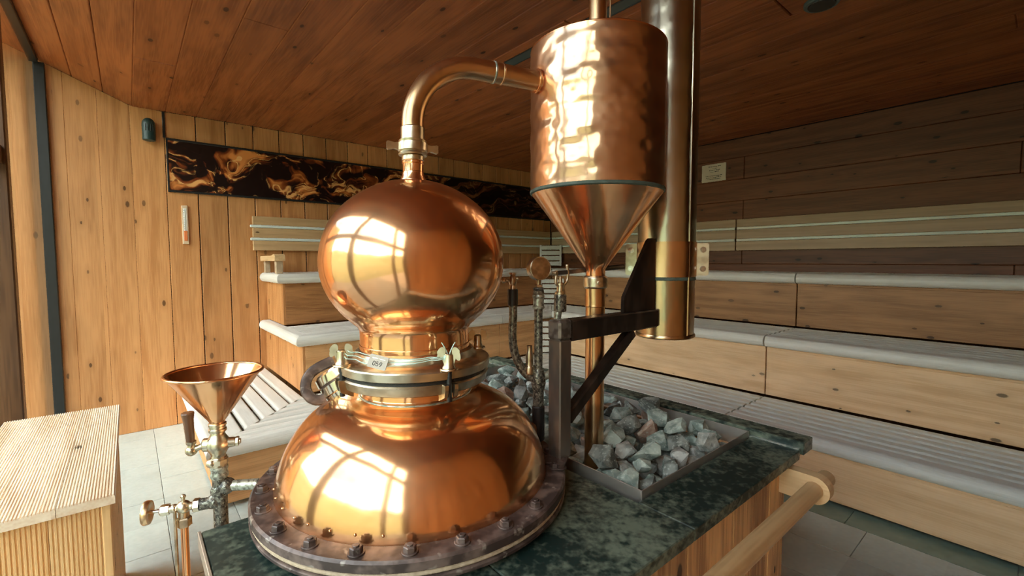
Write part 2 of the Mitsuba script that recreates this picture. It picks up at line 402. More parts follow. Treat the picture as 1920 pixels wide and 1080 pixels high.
# floor
fl = struct('floor')
obj(None, 'floor', rbox(-0.5, 5.2, YR - 0.1, YW + 0.1, -0.08, -0.006), 'grout')
g = 0.0015
for i in range(-2, 9):
    x0, x1 = 0.115 + 0.328 * i, 0.115 + 0.328 * (i + 1)
    x0 = max(x0, XG + 0.02)
    if x1 <= x0 + 0.02:
        continue
    ph = 4.235 if i % 2 else 4.235 - 0.33
    ys = [ph - 0.66 * k for k in range(-2, 11)]
    for a in ys:
        b0, b1 = max(a, YR), min(a + 0.66, YW)
        if b1 - b0 > 0.03:
            obj('floor', 'tile', rbox(x0 + g, x1 - g, b0 + g, b1 - g, -0.012, 0.0, 0.0012), 'floor_tile')
for k in range(-3, 4):
    b0, b1 = max(0.05 + 0.66 * k, YR), 0.05 + 0.66 * (k + 1)
    obj('floor', 'border_tile', rbox(3.067 + g, 3.29, b0 + g, b1 - g, -0.012, 0.0, 0.0012), 'border_tile')

# back wall with vertical planks
struct('wall_back')
obj(None, 'wall_back', rbox(-3.2, 5.3, YW + 0.012, YW + 0.14, 0, 3.6), 'hidden_black')
edges = [-0.495, -0.345, -0.147, 0.058, 0.289] + [0.523 + 0.2335 * k for k in range(0, 20)]
edges = [e for e in edges if e < XW - 0.05] + [XW - 0.001]
pre = [-0.495 - 0.21 * k for k in range(12, 0, -1)]
edges = pre + edges
for a, b in zip(edges[:-1], edges[1:]):
    gp = 0.0004 if b < 0.2895 else 0.0035
    m = rbox(a + gp, b - gp, YW, YW + 0.02, 0.0, 3.2, 0.002 if gp < 0.002 else 0.006)
    v = np.array(m.vertices)
    for q in range(len(v)):
        if v[q, 2] > 2:
            v[q, 2] = ceil_z(v[q, 0]) - 0.002
    obj('wall_back', 'plank', tm(v, m.faces), 'wood_wall')

# right wall with horizontal planks
struct('wall_right')
obj(None, 'wall_right', rbox(XW + 0.014, XW + 0.14, YR, YW + 0.1, 0, 3.0), 'hidden_black')
zs = [ZC - 0.004, 2.612, 2.377, 2.145, 1.92, 1.69, 1.46, 1.23, 1.0, 0.77, 0.54, 0.31, 0.0]
for k, (a, b) in enumerate(zip(zs[1:], zs[:-1])):
    cut = 2.2 if k % 2 else 0.2
    for y0, y1 in ((YR, cut), (cut, YW)):
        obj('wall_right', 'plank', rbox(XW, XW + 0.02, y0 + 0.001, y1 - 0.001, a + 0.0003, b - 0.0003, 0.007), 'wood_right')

# rear wall and the solid part of the left wall (behind the camera)
struct('wall_rear')
obj(None, 'wall_rear', cat(rbox(1.7, 5.3, YR - 0.14, YR - 0.012, 0, 3.0), rbox(XG - 0.12, 1.83, -0.46, -0.372, 0, 2.81), rbox(1.70, 1.83, YR, -0.372, 0, 2.81)), 'hidden_black')
for k in range(10):
    a, b = XG + 0.231 * k, XG + 0.231 * (k + 1)
    obj('wall_rear', 'plank', rbox(a + 0.003, b - 0.003, -0.37, -0.35, 0, ZC - 0.004 if a > 0 else ceil_z(b) - 0.004, 0.005), 'wood_wall')
for k in range(15):
    a, b = 1.83 + 0.2335 * k, min(1.83 + 0.2335 * (k + 1), XW)
    if b - a > 0.03:
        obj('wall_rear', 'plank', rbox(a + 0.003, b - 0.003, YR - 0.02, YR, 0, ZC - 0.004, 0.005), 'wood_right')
# ceiling boards run along y; some butt joints
struct('ceiling')
obj(None, 'ceiling', rbox(0.09, 5.3, YR - 0.1, YW + 0.1, ZC + 0.014, ZC + 0.12), 'hidden_black')
for k in range(23):
    a, b = 0.0775 + 0.2275 * k, min(0.0775 + 0.2275 * (k + 1), XW)
    if b - a < 0.02:
        continue
    cut = {8: 1.805, 11: 0.98}.get(k, [3.9, 0.2, 2.9, -0.6, 4.3][k % 5])
    for y0, y1 in ((YR, cut), (cut, YW)):
        gj = 0.003 if k in (8, 11) else 0.0006
        obj('ceiling', 'board', rbox(a + 0.0003, b - 0.0003, y0 + gj, y1 - gj, ZC, ZC + 0.02, 0.007), 'wood_ceiling')
# the sloping ceiling strip by the glass, running on outside as eaves
def slope_pt(s, y, t=0.0):
    d = np.array([-0.5575, 0.24]); L = np.linalg.norm(d); d = d / L
    return np.array([0.0775 + d[0] * s + 0.395 * t, y, ZC + d[1] * s + 0.918 * t])
dd = np.array([-0.5575, 0, 0.24]); dd /= np.linalg.norm(dd)
nn = np.array([0.24, 0, 0.5575]); nn /= np.linalg.norm(nn)
for k in range(5):
    w = 0.2 if k < 3 else 0.22
    s0 = 0.2 * k if k < 3 else 0.62 + 0.22 * (k - 3)
    s1 = s0 + w
    pr = [(s0 + 0.002, 0.004), (s0 + 0.006, 0), (s1 - 0.006, 0), (s1 - 0.002, 0.004), (s1 - 0.002, 0.02), (s0 + 0.002, 0.02)]
    for y0, y1 in ((YR, 2.2), (2.2, YW)):
        obj('ceiling', 'sloped_board', prism(pr, (0.0775, 0, ZC), dd, nn, Y, y0 + 0.001, y1 - 0.001), 'wood_ceiling')
obj('ceiling', 'roof_deck', prism([(0.0, 0.03), (1.06, 0.03), (1.06, 0.12), (0.0, 0.12)], (0.0775, 0, ZC), dd, nn, Y, YR, YW + 0.1), 'hidden_black')

# window facade on the left
GY = [(3.38, 5.09), (1.31, 3.30), (0.23, 1.19), (-0.28, 0.17)]
for n_, (a, b) in enumerate(GY, 1):
    w = struct(f'window_{n_}')
    fw = 0.018 if n_ == 1 else 0.03
    obj(w, 'pane', tm([[XG - 0.01, a, 0.05], [XG - 0.01, b, 0.05], [XG - 0.01, b, 3.03], [XG - 0.01, a, 3.03]], [[0, 1, 2], [0, 2, 3]]), 'pane')
    obj(w, 'sill_rail', rbox(XG - 0.04, XG + 0.02, a, b, 0.0, 0.06, 0.004), 'black_frame')
    obj(w, 'head_rail', rbox(XG - 0.04, XG + 0.012, a, b, 3.02, 3.058, 0.004), 'black_frame')
    if n_ > 1:
        obj(w, 'transom', rbox(XG - 0.035, XG + 0.035, a, b, 1.97, 2.06, 0.004), 'wood_mullion')
w = struct('trim_1')
obj(None, 'trim_1', rbox(XG - 0.02, XG + 0.045, 5.09, YW - 0.001, 0.0, 3.03, 0.005), 'black_frame')
for n_, (a, b) in enumerate(((3.30, 3.38), (1.19, 1.31), (0.17, 0.23), (-0.32, -0.28)), 2):
    struct(f'trim_{n_}')
    obj(None, f'trim_{n_}', rbox(XG - 0.05, XG + 0.05, a, b, 0.0, 3.05, 0.006), 'wood_mullion')
struct('trim_6')
obj(None, 'trim_6', rbox(0.279, 0.299, YW - 0.016, YW - 0.0005, 2.592, ZC - 0.002, 0.002), 'black_frame')

# ------------------------------------------------------------------ benches: three stepped tiers along the right and the back wall
TIER = [dict(xr=3.23, yr=3.165, xl=0.36, top=0.415, rz=(0.03, 0.322)), dict(xr=3.87, yr=3.868, xl=1.045, top=0.905, rz=(0.425, 0.815)), dict(xr=4.50, yr=4.50, xl=1.065, top=1.385, rz=(0.915, 1.297))]
NOSE = [(0.04, -0.09), (0.04, -0.004), (0.036, 0.0), (-0.022, 0.0), (-0.036, -0.005), (-0.049, -0.016), (-0.057, -0.032), (-0.06, -0.048), (-0.057, -0.064), (-0.049, -0.078), (-0.036, -0.087), (-0.022, -0.09)]
YJ, XJ = 1.455, 3.075
TN = ['lowest', 'middle', 'topmost']
def slat_prof(a, b):
    t = np.linspace(0, math.pi / 2, 6)
    left = [(a + 0.022 * (1 - math.sin(q)), -0.020 + 0.020 * math.cos(q)) for q in t[::-1]]
    right = [(b - 0.016 * (1 - math.sin(q)), -0.016 + 0.016 * math.cos(q)) for q in t]
    return [(a, -0.030)] + left + right + [(b, -0.030)]
def slat_edges(d0, d1, n, gap=0.022):
    w = (d1 - d0) / n
    return [(d0 + w * k + gap / 2, d0 + w * (k + 1) - gap / 2) for k in range(n)]

for ti, t in enumerate(TIER):
    nx = TIER[ti + 1]['xr'] if ti < 2 else XW
    ny = TIER[ti + 1]['yr'] if ti < 2 else YW
    O = np.array([t['xr'], 0, t['top']]); OB = np.array([0, t['yr'], t['top']])
    dx, dy = nx - t['xr'], ny - t['yr']
    kx = 1.0
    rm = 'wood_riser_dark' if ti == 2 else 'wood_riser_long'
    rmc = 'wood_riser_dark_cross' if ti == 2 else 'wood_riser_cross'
    # right hand units; u = x - xr, mitred at the inner corner
    for part, (w0, w1, k1, txt) in enumerate(((YR + 0.02, YJ - 0.006, 0.0, 'section nearest the eye'), (YJ + 0.006, t['yr'] - 0.002, 1.0, 'section running into the corner'))):
        b = thing('sauna_bench', f'{TN[ti]} pale slatted bench along the right wall, {txt}', 'bench')
        obj(b, 'nose_rail', prism(NOSE, O, X, Z, Y, w0, w1, 0, k1), 'wood_slat_long', 40)
        for a, c in slat_edges(0.045, dx - 0.004, 6):
            obj(b, 'slat', prism(slat_prof(a, c), O, X, Z, Y, w0, w1, 0, k1), 'wood_slat_top', 40)
        e = t['yr'] - 0.002 if part else w1
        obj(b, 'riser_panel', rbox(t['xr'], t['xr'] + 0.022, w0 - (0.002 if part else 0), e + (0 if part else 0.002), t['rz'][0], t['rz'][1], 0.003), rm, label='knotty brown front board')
        obj(b, 'lip', rbox(t['xr'] - 0.008, t['xr'], w0, e, t['rz'][1] - 0.02, t['rz'][1], 0.002), rm)
        for yy in np.arange(w0 + 0.1, e - 0.05, 0.75):
            obj(b, 'bearer', rbox(t['xr'] + 0.03, nx - 0.01, yy, yy + 0.05, t['top'] - 0.075, t['top'] - 0.029, 0.003), 'wood_mullion')
    # back units; u = y - yr, swept along x
    xl = t['xl']
    for part, (w0, w1, k0, k1, txt) in enumerate(((xl, XJ - 0.005, 1.0, 0.0, 'left section with open end'), (XJ + 0.005, t['xr'] - 0.002, 0.0, 1.0, 'right section running into the corner'))):
        b = thing('sauna_bench', f'{TN[ti]} pale slatted bench along the back wall, {txt}', 'bench')
        obj(b, 'nose_rail', prism(NOSE, OB, Y, Z, X, w0, w1, k0, k1), 'wood_slat_cross', 40)
        mit = 1.0 if ti == 0 else 0.0
        for a, c in slat_edges(0.045, dy - 0.004, 6):
            s0 = w0 + 0.003 if ti == 0 else xl + 0.045
            obj(b, 'slat', prism(slat_prof(a, c), OB, Y, Z, X, s0 if part == 0 else w0, w1, mit if part == 0 else 0, k1), 'wood_slat_cross', 40)
        s0 = xl + 0.022 if part == 0 else w0 - 0.003
        e = w1 + 0.002 if part == 0 else t['xr'] - 0.0
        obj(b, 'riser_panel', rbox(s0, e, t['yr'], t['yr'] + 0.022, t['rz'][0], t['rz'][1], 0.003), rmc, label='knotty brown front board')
        for xx in np.arange(s0 + (0.75 if ti == 0 and part == 0 else 0.1), e - 0.05, 0.75):
            obj(b, 'bearer', rbox(xx, xx + 0.05, t['yr'] + 0.03, ny - 0.01, t['top'] - 0.075, t['top'] - 0.029, 0.003), 'wood_mullion')
        if part == 0:
            # the open left end: nose along y with a mitred corner, side panel, on the lowest step also slats along y
            OL = np.array([xl, 0, t['top']])
            obj(b, 'end_nose_rail', prism(NOSE, OL, X, Z, Y, t['yr'], YW - 0.003, 1.0, 0.0), 'wood_slat_long', 40)
            obj(b, 'side_panel', rbox(xl, xl + 0.022, t['yr'], YW - 0.004, t['rz'][0], t['rz'][1], 0.003), 'wood_wall', label='upright end boards')
            if ti == 0:
                for a, c in slat_edges(0.045, TIER[1]['xl'] - xl - 0.004, 5):
                    obj(b, 'end_slat', prism(slat_prof(a, c), OL, X, Z, Y, t['yr'] - 0.003, YW - 0.004, 1.0, 0.0), 'wood_slat_long', 40)

# backrests with pale strips
def backrest(name_txt, axis, a0, a1, zlo=1.605, zhi=1.942):
    b = thing('backrest', name_txt, 'backrest')
    zz = [(zlo, 1.703), (1.731, 1.829), (1.857, zhi)]
    for z0, z1 in zz:
        if axis == 'x':
            obj(b, 'board', rbox(a0, a1, YW - 0.048, YW - 0.002, z0, z1, 0.003), 'wood_backrest_cross')
        else:
            obj(b, 'board', rbox(XW - 0.034, XW - 0.002, a0, a1, z0, z1, 0.003), 'wood_backrest')
    for z in (1.703, 1.829):
        if axis == 'x':
            obj(b, 'pale_strip', rbox(a0 - 0.022, a1, YW - 0.055, YW - 0.02, z + 0.001, z + 0.027, 0.004), 'white_strip', label='thin pale greenish strip')
        else:
            obj(b, 'pale_strip', rbox(XW - 0.042, XW - 0.02, a0 + 0.003, a1 - 0.003, z + 0.001, z + 0.027, 0.004), 'white_strip', label='thin pale greenish strip')
backrest('long wooden backrest with two pale strips on the back wall', 'x', 0.953, 5.06)
backrest('dim wooden backrest with two pale strips on the right wall, right of its joint', 'y', YR + 0.02, 2.249)
backrest('short wooden backrest on the right wall between the flue pipe and the joint', 'y', 2.261, 5.08)

# armrest on the topmost back bench
b = thing('armrest', 'small pale wooden armrest on the open end of the topmost back bench', 'armrest')
obj(b, 'post', rbox(1.015, 1.075, 4.50, 4.56, 1.386, 1.50, 0.005), 'wood_backrest')
obj(b, 'post', rbox(1.025, 1.075, 4.98, 5.03, 1.386, 1.50, 0.005), 'wood_backrest')
ap = [(4.47, 1.50), (4.47, 1.545), (4.485, 1.56), (4.53, 1.562), (4.56, 1.553), (4.60, 1.548), (5.05, 1.548), (5.05, 1.50)]
obj(b, 'arm', extr([(y_ - 4.47, z_) for y_, z_ in ap], (1.0, 4.47, 0), Y, Z, X, 0.085), 'wood_bracket')

# slatted corner panels
def corner_panel(cx, cy, z0, z1, n, txt):
    b = thing('corner_vent', txt, 'vent')
    d = np.array([1, -1, 0]) / math.sqrt(2); nrm = np.array([-1, -1, 0]) / math.sqrt(2)
    c = np.array([cx, cy, 0]) + nrm * 0.165
    h = (z1 - z0) / n
    for k in range(n):
        a, e = z0 + h * k + 0.009, z0 + h * (k + 1) - 0.009
        obj(b, 'slat', prism([(a, 0.0), (a, 0.012), (a + 0.005, 0.018), (e - 0.005, 0.018), (e, 0.012), (e, 0.0)], c, Z, nrm, d, -0.135, 0.135), 'wood_slat_long')
    for s in (-1, 1):
        obj(b, 'stile', prism([(z0, 0.0), (z0, 0.02), (z1, 0.02), (z1, 0.0)], c, Z, nrm, d, s * 0.15 - 0.014, s * 0.15 + 0.014), 'wood_slat_long')
    obj(b, 'backing', prism([(z0, -0.008), (z0, -0.001), (z1, -0.001), (z1, -0.008)], c, Z, nrm, d, -0.15, 0.15), 'wood_mullion')
corner_panel(5.05, 5.075, 1.415, 1.735, 4, 'pale slatted corner vent under the backrest, above the topmost bench')
corner_panel(4.498, 4.498, 0.915, 1.255, 5, 'pale slatted corner vent in the riser under the topmost bench')
corner_panel(3.868, 3.866, 0.425, 0.80, 5, 'pale slatted corner vent in the riser under the middle bench behind the gauge pipe')

# picture, thermometer, sensor, notice, ceiling fittings
b = thing('wall_print', 'long dark panel print of glowing orange and black swirls on the back wall', 'picture')
obj(b, 'print', rbox(0.312, 5.07, YW - 0.018, YW - 0.006, 2.137, 2.573, 0.001), 'print')
for a in ((0.299, 5.085, 2.573, 2.592), (0.299, 5.085, 2.118, 2.137)):
    obj(b, 'frame_rail', rbox(a[0], a[1], YW - 0.024, YW - 0.0005, a[2], a[3], 0.002), 'black_frame')
for a in ((0.299, 0.312), (5.07, 5.085)):
    obj(b, 'frame_stile', rbox(a[0], a[1], YW - 0.024, YW - 0.0005, 2.137, 2.573, 0.002), 'black_frame')

b = thing('thermometer', 'small pale wooden wall thermometer with an orange base on the back wall below the print', 'thermometer')
obj(b, 'board', rbox(0.389, 0.437, YW - 0.022, YW - 0.0005, 1.655, 2.005, 0.004), 'pale_wood')
obj(b, 'scale', rbox(0.400, 0.426, YW - 0.025, YW - 0.022, 1.77, 1.98, 0.0005), 'white_card', label='white scale')
obj(b, 'bulb_guard', rbox(0.401, 0.425, YW - 0.030, YW - 0.022, 1.685, 1.775, 0.003), 'orange_card', label='orange bulb guard')
obj(b, 'glass_tube', cyl((0.413, YW - 0.027, 1.775), (0.413, YW - 0.027, 1.965), 0.0025, 10), 'chrome')
for k in range(9):
    obj(b, 'tick', rbox(0.402, 0.409, YW - 0.0256, YW - 0.025, 1.79 + 0.021 * k, 1.793 + 0.021 * k, 0.0001), 'ink')

b = thing('wall_sensor', 'dark green domed sensor housing with slots, high on the wall left of the print', 'sensor')
prof = [(0, 0), (0.043, 0), (0.046, 0.004), (0.047, 0.135), (0.043, 0.158), (0.033, 0.176), (0.018, 0.187), (0, 0.19)]
obj(b, 'housing', lathe(prof, (0.182, YW - 0.052, 2.540), Z, 32), 'green_plastic', 35)
obj(b, 'wall_plate', rbox(0.150, 0.214, YW - 0.012, YW - 0.0005, 2.56, 2.70, 0.003), 'green_plastic')
for k in range(4):
    a = math.radians(-118 + 22 * k)
    c = np.array([0.182 + 0.0475 * math.cos(a), YW - 0.052 + 0.0475 * math.sin(a), 0])
    obj(b, 'slot', cyl(c + [0, 0, 2.615], c + [0, 0, 2.672], 0.0028, 8), 'black_rubber', True)

b = thing('notice_plate', 'small cream notice plate on the dark right wall beside the flue pipe', 'sign')
obj(b, 'plate', rbox(XW - 0.006, XW - 0.0005, 2.394, 2.671, 2.388, 2.583, 0.001), 'paper')
for z, a, c in ((2.556, 0.06, 0.20), (2.534, 0.105, 0.15), (2.515, 0.07, 0.19), (2.497, 0.08, 0.18), (2.452, 0.04, 0.235), (2.434, 0.05, 0.225), (2.416, 0.06, 0.215)):
    ww = np.cumsum(R.uniform(0.012, 0.035, 20))
    q = a
    for s in ww:
        e = min(q + R.uniform(0.010, 0.03), c)
        if e - q > 0.005:
            obj(b, 'text_mark', rbox(XW - 0.0066, XW - 0.006, 2.394 + q, 2.394 + e, z - 0.003, z + 0.003, 0.0001), 'ink')
        q = e + 0.005
        if q >= c:
            break

b = thing('ceiling_slot_light', 'narrow dark recessed light slot in the plank ceiling behind the condenser', 'ceiling light')
obj(b, 'diffuser', rbox(1.975, 2.045, 1.25, 2.50, ZC - 0.004, ZC - 0.0005, 0.001), 'slot_glass')
for s in (1.968, 2.045):
    obj(b, 'rim', rbox(s, s + 0.007, 1.243, 2.507, ZC - 0.006, ZC - 0.0004, 0.001), 'black_frame')
b = thing('ceiling_speaker', 'dark round fitting on the ceiling at the top edge of the picture', 'ceiling fitting')
obj(b, 'rim', lathe([(0, 0), (0.075, 0), (0.08, 0.006), (0.08, 0.018), (0, 0.018)], (2.77, 0.83, ZC - 0.0185), Z, 32), 'slot_glass', 30)
obj(b, 'grille', lathe([(0, 0), (0.06, 0), (0.062, 0.004), (0, 0.004)], (2.77, 0.83, ZC - 0.0227), Z, 32), 'black_frame', 30)

# ------------------------------------------------------------------ console with slate top
b = thing('stove_console', 'wood-clad stove console with a dark green slate top carrying the still and the stone tray', 'console')
FX = [(0.14, 0.96)]
SZ0, SZ1 = 0.848, 0.88
g = 0.001
for x0, x1, y0, y1 in ((0.103, 0.54, 0.508, 1.235), (0.54, 0.978, 0.508, 1.235), (0.36, 0.978, 1.235, 1.50), (0.978, 1.655, 0.508, 0.665), (0.94, 1.0, 1.50, 2.2), (1.0, 1.655, 2.02, 2.2)):
    obj(b, 'slate_slab', rbox(x0 + g, x1 - g, y0 + g, y1 - g, SZ0, SZ1, 0.0025), 'slate')
for y0, y1 in ((0.500, 0.905), (0.905, 1.56), (1.56, 2.22)):
    obj(b, 'raised_slab_strip', rbox(1.665, 1.745, y0 + 0.0007, y1 - 0.0007, 0.862, 0.905, 0.003), 'slate')
obj(b, 'strip_joint', rbox(1.655, 1.665, 0.512, 2.2, 0.862, 0.8835, 0.001), 'solder', label='pale sealing joint')
obj(b, 'edge_trim', rbox(0.097, 0.103, 0.508, 1.235, 0.846, 0.882, 0.001), 'steel_sheet', label='pale metal edge')
# cladding: upright boards on the faces
xs = list(np.arange(0.145, 1.63, 0.124)) + [1.63]
for k, (a, c) in enumerate(zip(xs[:-1], xs[1:])):
    if c - a > 0.02:
        obj(b, 'board', rbox(a + 0.0006, c - 0.0006, 0.545 - 0.0015 * (k % 2), 0.567, 0.0, SZ0 - 0.001, 0.002), 'wood_console')
ys = list(np.arange(0.569, 2.16, 0.13)) + [2.17]
for a, c in zip(ys[:-1], ys[1:]):
    if c - a > 0.02:
        obj(b, 'side_board', rbox(1.608, 1.63, a + 0.0006, c - 0.0006, 0.0, SZ0 - 0.001, 0.002), 'wood_console')
ys = list(np.arange(0.569, 1.20, 0.126))
for a in ys:
    obj(b, 'side_board', rbox(0.145, 0.167, a + 0.0006, min(a + 0.1254, 1.198), 0.0, SZ0 - 0.001, 0.002), 'wood_console')
obj(b, 'back_board', rbox(0.145, 0.98, 1.2, 1.222, 0.0, SZ0 - 0.001, 0.002), 'wood_console')
obj(b, 'back_board', rbox(0.96, 0.982, 1.224, 2.17, 0.0, SZ0 - 0.001, 0.002), 'wood_console')
obj(b, 'back_board', rbox(0.984, 1.63, 2.172, 2.19, 0.0, SZ0 - 0.001, 0.002), 'wood_console')

# handrail
b = thing('handrail', 'round wooden grab rail held by pale rounded brackets along the front of the console', 'rail')
obj(b, 'rail', cyl((0.10, 0.447, 0.795), (1.705, 0.447, 0.795), 0.0255, 32, 0.003), 'wood_rail', 40)
th = np.linspace(-math.pi / 2, math.pi / 2, 17)
bp = [(0.0, -0.043), (0.0, 0.043)] + [(0.098 + 0.043 * math.cos(t), 0.043 * math.sin(t)) for t in th[::-1]]
import shapely.geometry as sg
for xx in (1.582, 0.22):
    obj(b, 'bracket', extr(sg.Polygon(bp).difference(sg.Point(0.098, 0).buffer(0.0258)), (xx, 0.545, 0.795), -Y, Z, X, 0.04), 'wood_bracket')

# tray
TX0, TX1, TY0, TY1, TZ0, TZ1 = 1.003, 1.652, 0.668, 2.015, 0.800, 0.899
b = thing('stone_tray', 'rectangular thin-walled steel tray let into the slate top, filled with sauna stones', 'tray')
obj(b, 'base', rbox(TX0, TX1, TY0, TY1, TZ0 - 0.004, TZ0, 0.001), 'steel_sheet')
obj(b, 'wall', rbox(TX0, TX1, TY0, TY0 + 0.004, TZ0, TZ1, 0.001), 'steel_sheet')
obj(b, 'wall', rbox(TX0, TX1, TY1 - 0.004, TY1, TZ0, TZ1, 0.001), 'steel_sheet')
obj(b, 'wall', rbox(TX0, TX0 + 0.004, TY0 + 0.004, TY1 - 0.004, TZ0, TZ1, 0.001), 'steel_sheet')
obj(b, 'wall', rbox(TX1 - 0.004, TX1, TY0 + 0.004, TY1 - 0.004, TZ0, TZ1, 0.001), 'steel_sheet')

# stones, dropped one by one onto the height field of those already in the tray
def stone_mesh(size, seed):
    r_ = np.random.default_rng(seed)
    d = r_.normal(size=(16, 3)); d /= np.linalg.norm(d, axis=1, keepdims=True)
    p = d * size * r_.uniform(0.82, 1.08, (16, 1)) * np.array([1.0, r_.uniform(0.7, 0.95), r_.uniform(0.5, 0.75)])
    q = trimesh.transformations.random_rotation_matrix(r_.uniform(size=3))[:3, :3]
    tilt = trimesh.transformations.euler_matrix(r_.uniform(-0.5, 0.5), r_.uniform(-0.5, 0.5), r_.uniform(0, 6.28))[:3, :3]
    h = trimesh.convex.convex_hull(p @ tilt.T)
    return h
CELL = 0.006
gx, gy = np.arange(TX0 + 0.006, TX1 - 0.005, CELL), np.arange(TY0 + 0.006, TY1 - 0.005, CELL)
HF = np.full((len(gx), len(gy)), TZ0 + 0.001)
HF[(gx[:, None] - 1.141) ** 2 + (gy[None] - 0.944) ** 2 < 0.04 ** 2] = 9.0          # the outlet pipe stands here
def envelope(h, cx, cy):
    i0, i1 = np.searchsorted(gx, cx + h.bounds[0, 0]), np.searchsorted(gx, cx + h.bounds[1, 0])
    j0, j1 = np.searchsorted(gy, cy + h.bounds[0, 1]), np.searchsorted(gy, cy + h.bounds[1, 1])
    xx, yy = np.meshgrid(gx[i0:i1] - cx, gy[j0:j1] - cy, indexing='ij')
    N, D = h.face_normals, (h.face_normals * h.triangles[:, 0]).sum(1)
    up, dn = np.full(xx.shape, 9.0), np.full(xx.shape, -9.0)
    for nrm, dd_ in zip(N, D):
        if abs(nrm[2]) < 1e-4:
            bad = nrm[0] * xx + nrm[1] * yy > dd_
            up = np.where(bad, -9, up); continue
        zz = (dd_ - nrm[0] * xx - nrm[1] * yy) / nrm[2]
        if nrm[2] > 0: up = np.minimum(up, zz)
        else: dn = np.maximum(dn, zz)
    return slice(i0, i1), slice(j0, j1), up, dn, up > dn
stones = []
for k in range(235):
    big = k > 60
    size = R.uniform(0.046, 0.066) if big else R.uniform(0.032, 0.048)
    h = stone_mesh(size, 1000 + k)
    best = None
    for _ in range(45):
        cx = R.uniform(TX0 + 0.007 - h.bounds[0, 0], TX1 - 0.007 - h.bounds[1, 0]); cy = R.uniform(TY0 + 0.007 - h.bounds[0, 1], TY1 - 0.007 - h.bounds[1, 1])
        si, sj, up, dn, on = envelope(h, cx, cy)
        if not on.any():
            continue
        z = (HF[si, sj] - dn)[on].max()
        topz = z + h.bounds[1, 2]
        if best is None or topz < best[0]:
            best = (topz, z, cx, cy)
    if best is None or best[0] > 0.955:
        continue
    _, z, cx, cy = best
    si, sj, up, dn, on = envelope(h, cx, cy)
    sub = HF[si, sj]; sub[on] = np.maximum(sub[on], (z + up)[on] + 0.0005); HF[si, sj] = sub
    m = move(h, (cx, cy, z + 0.0006))
    stones.append((m, k))
for m, k in stones:
    c = R.random()
    mt = 'stone_green' if c < 0.52 else 'stone_grey' if c < 0.80 else 'stone_dark' if c < 0.93 else 'stone_red'
    word = {'stone_green': 'grey-green', 'stone_grey': 'light grey', 'stone_dark': 'dark grey', 'stone_red': 'reddish brown'}[mt]
    c3 = m.vertices.mean(0)
    fy, fx_ = (c3[1] - TY0) / (TY1 - TY0), (c3[0] - TX0) / (TX1 - TX0)
    row = 'near edge' if fy < 0.09 else 'near end' if fy < 0.2 else 'front part' if fy < 0.4 else 'middle' if fy < 0.6 else 'rear part' if fy < 0.8 else 'far end'
    side = 'bench side' if fx_ > 0.72 else 'still side' if fx_ < 0.28 else 'centre'
    size_w = 'large' if m.extents.max() > 0.105 else 'small' if m.extents.max() < 0.075 else 'medium'
    tier = 'on top' if m.bounds[1, 2] > 0.912 else 'low down'
    s = thing('sauna_stone', f'{size_w} {word} sauna stone {tier}, {row} of tray, {side}', 'stone', f'{word} sauna stones in the tray')
    v, f_ = trimesh.remesh.subdivide(m.vertices, m.faces)
    v, f_ = trimesh.remesh.subdivide(v, f_)
    ctr = m.vertices.mean(0)
    nv = v - ctr; nv /= np.linalg.norm(nv, axis=1, keepdims=True)
    nz = meshkit.fbm(v * 40 + k, 3, 4) - 0.75
    v = v + nv * 0.008 * nz[:, None]
    scene[s] = mikit.ply(tm(v, f_), mt, smooth=24)

# ------------------------------------------------------------------ the copper still
AX = np.array([0.584, 1.099, 0.0])
def at(ang, r, z):
    a = math.radians(ang)
    return AX + [r * math.cos(a), r * math.sin(a), z]
VIEW = np.array([math.sin(math.radians(27.9)), math.cos(math.radians(27.9)), 0])   # from the eye to the still
LEFT = np.array([-VIEW[1], VIEW[0], 0])
def face(deg, r, z):
    """A point round the still: deg 0 faces the eye, positive turns to the picture's right."""
    d = -VIEW * math.cos(math.radians(deg)) - LEFT * math.sin(math.radians(deg))
    return AX + d * r + [0, 0, z], d

def smooth_prof(pts, n=60):
    return [tuple(q) for q in spline(pts, n)]

st = thing('copper_still', 'polished copper still boiler, a low dome on a bolted iron ring on the slate top', 'still')
dome = smooth_prof([(0.350, 0.936), (0.347, 0.965), (0.336, 1.003), (0.318, 1.042), (0.293, 1.078), (0.262, 1.107), (0.225, 1.128), (0.185, 1.141), (0.150, 1.148), (0.1415, 1.156)], 70)
dome += [(0.1405, 1.16), (0.1405, 1.176), (0.10, 1.176), (0, 1.176)]
obj(st, 'dome', lathe([(0, 0.93), (0.350, 0.93)] + dome, AX, Z, 128), 'copper', 45)
obj(st, 'solder_ring', torus(AX + [0, 0, 1.1505], Z, 0.1445, 0.0035, 96), 'solder', True, label='pale solder bead round the neck')
obj(st, 'ring_plate', lathe([(0.345, 0.914), (0.397, 0.914), (0.402, 0.918), (0.402, 0.935), (0.397, 0.940), (0.353, 0.940), (0.346, 0.936), (0.345, 0.914)], AX, Z, 128), 'rusty_iron', 40, label='dark iron bolted ring')
obj(st, 'rope_gasket', torus(AX + [0, 0, 0.909], Z, 0.394, 0.0055, 128), 'rope', True, label='light rope gasket')
obj(st, 'lower_ring', lathe([(0.30, 0.8845), (0.385, 0.8845), (0.401, 0.893), (0.402, 0.900), (0.397, 0.9035), (0.30, 0.9035), (0.30, 0.8845)], AX, Z, 128), 'rusty_iron', 40)
obj(st, 'foot_ring', lathe([(0.20, 0.8805), (0.335, 0.8805), (0.335, 0.8845), (0.20, 0.8845), (0.20, 0.8805)], AX, Z, 96), 'black_rubber')
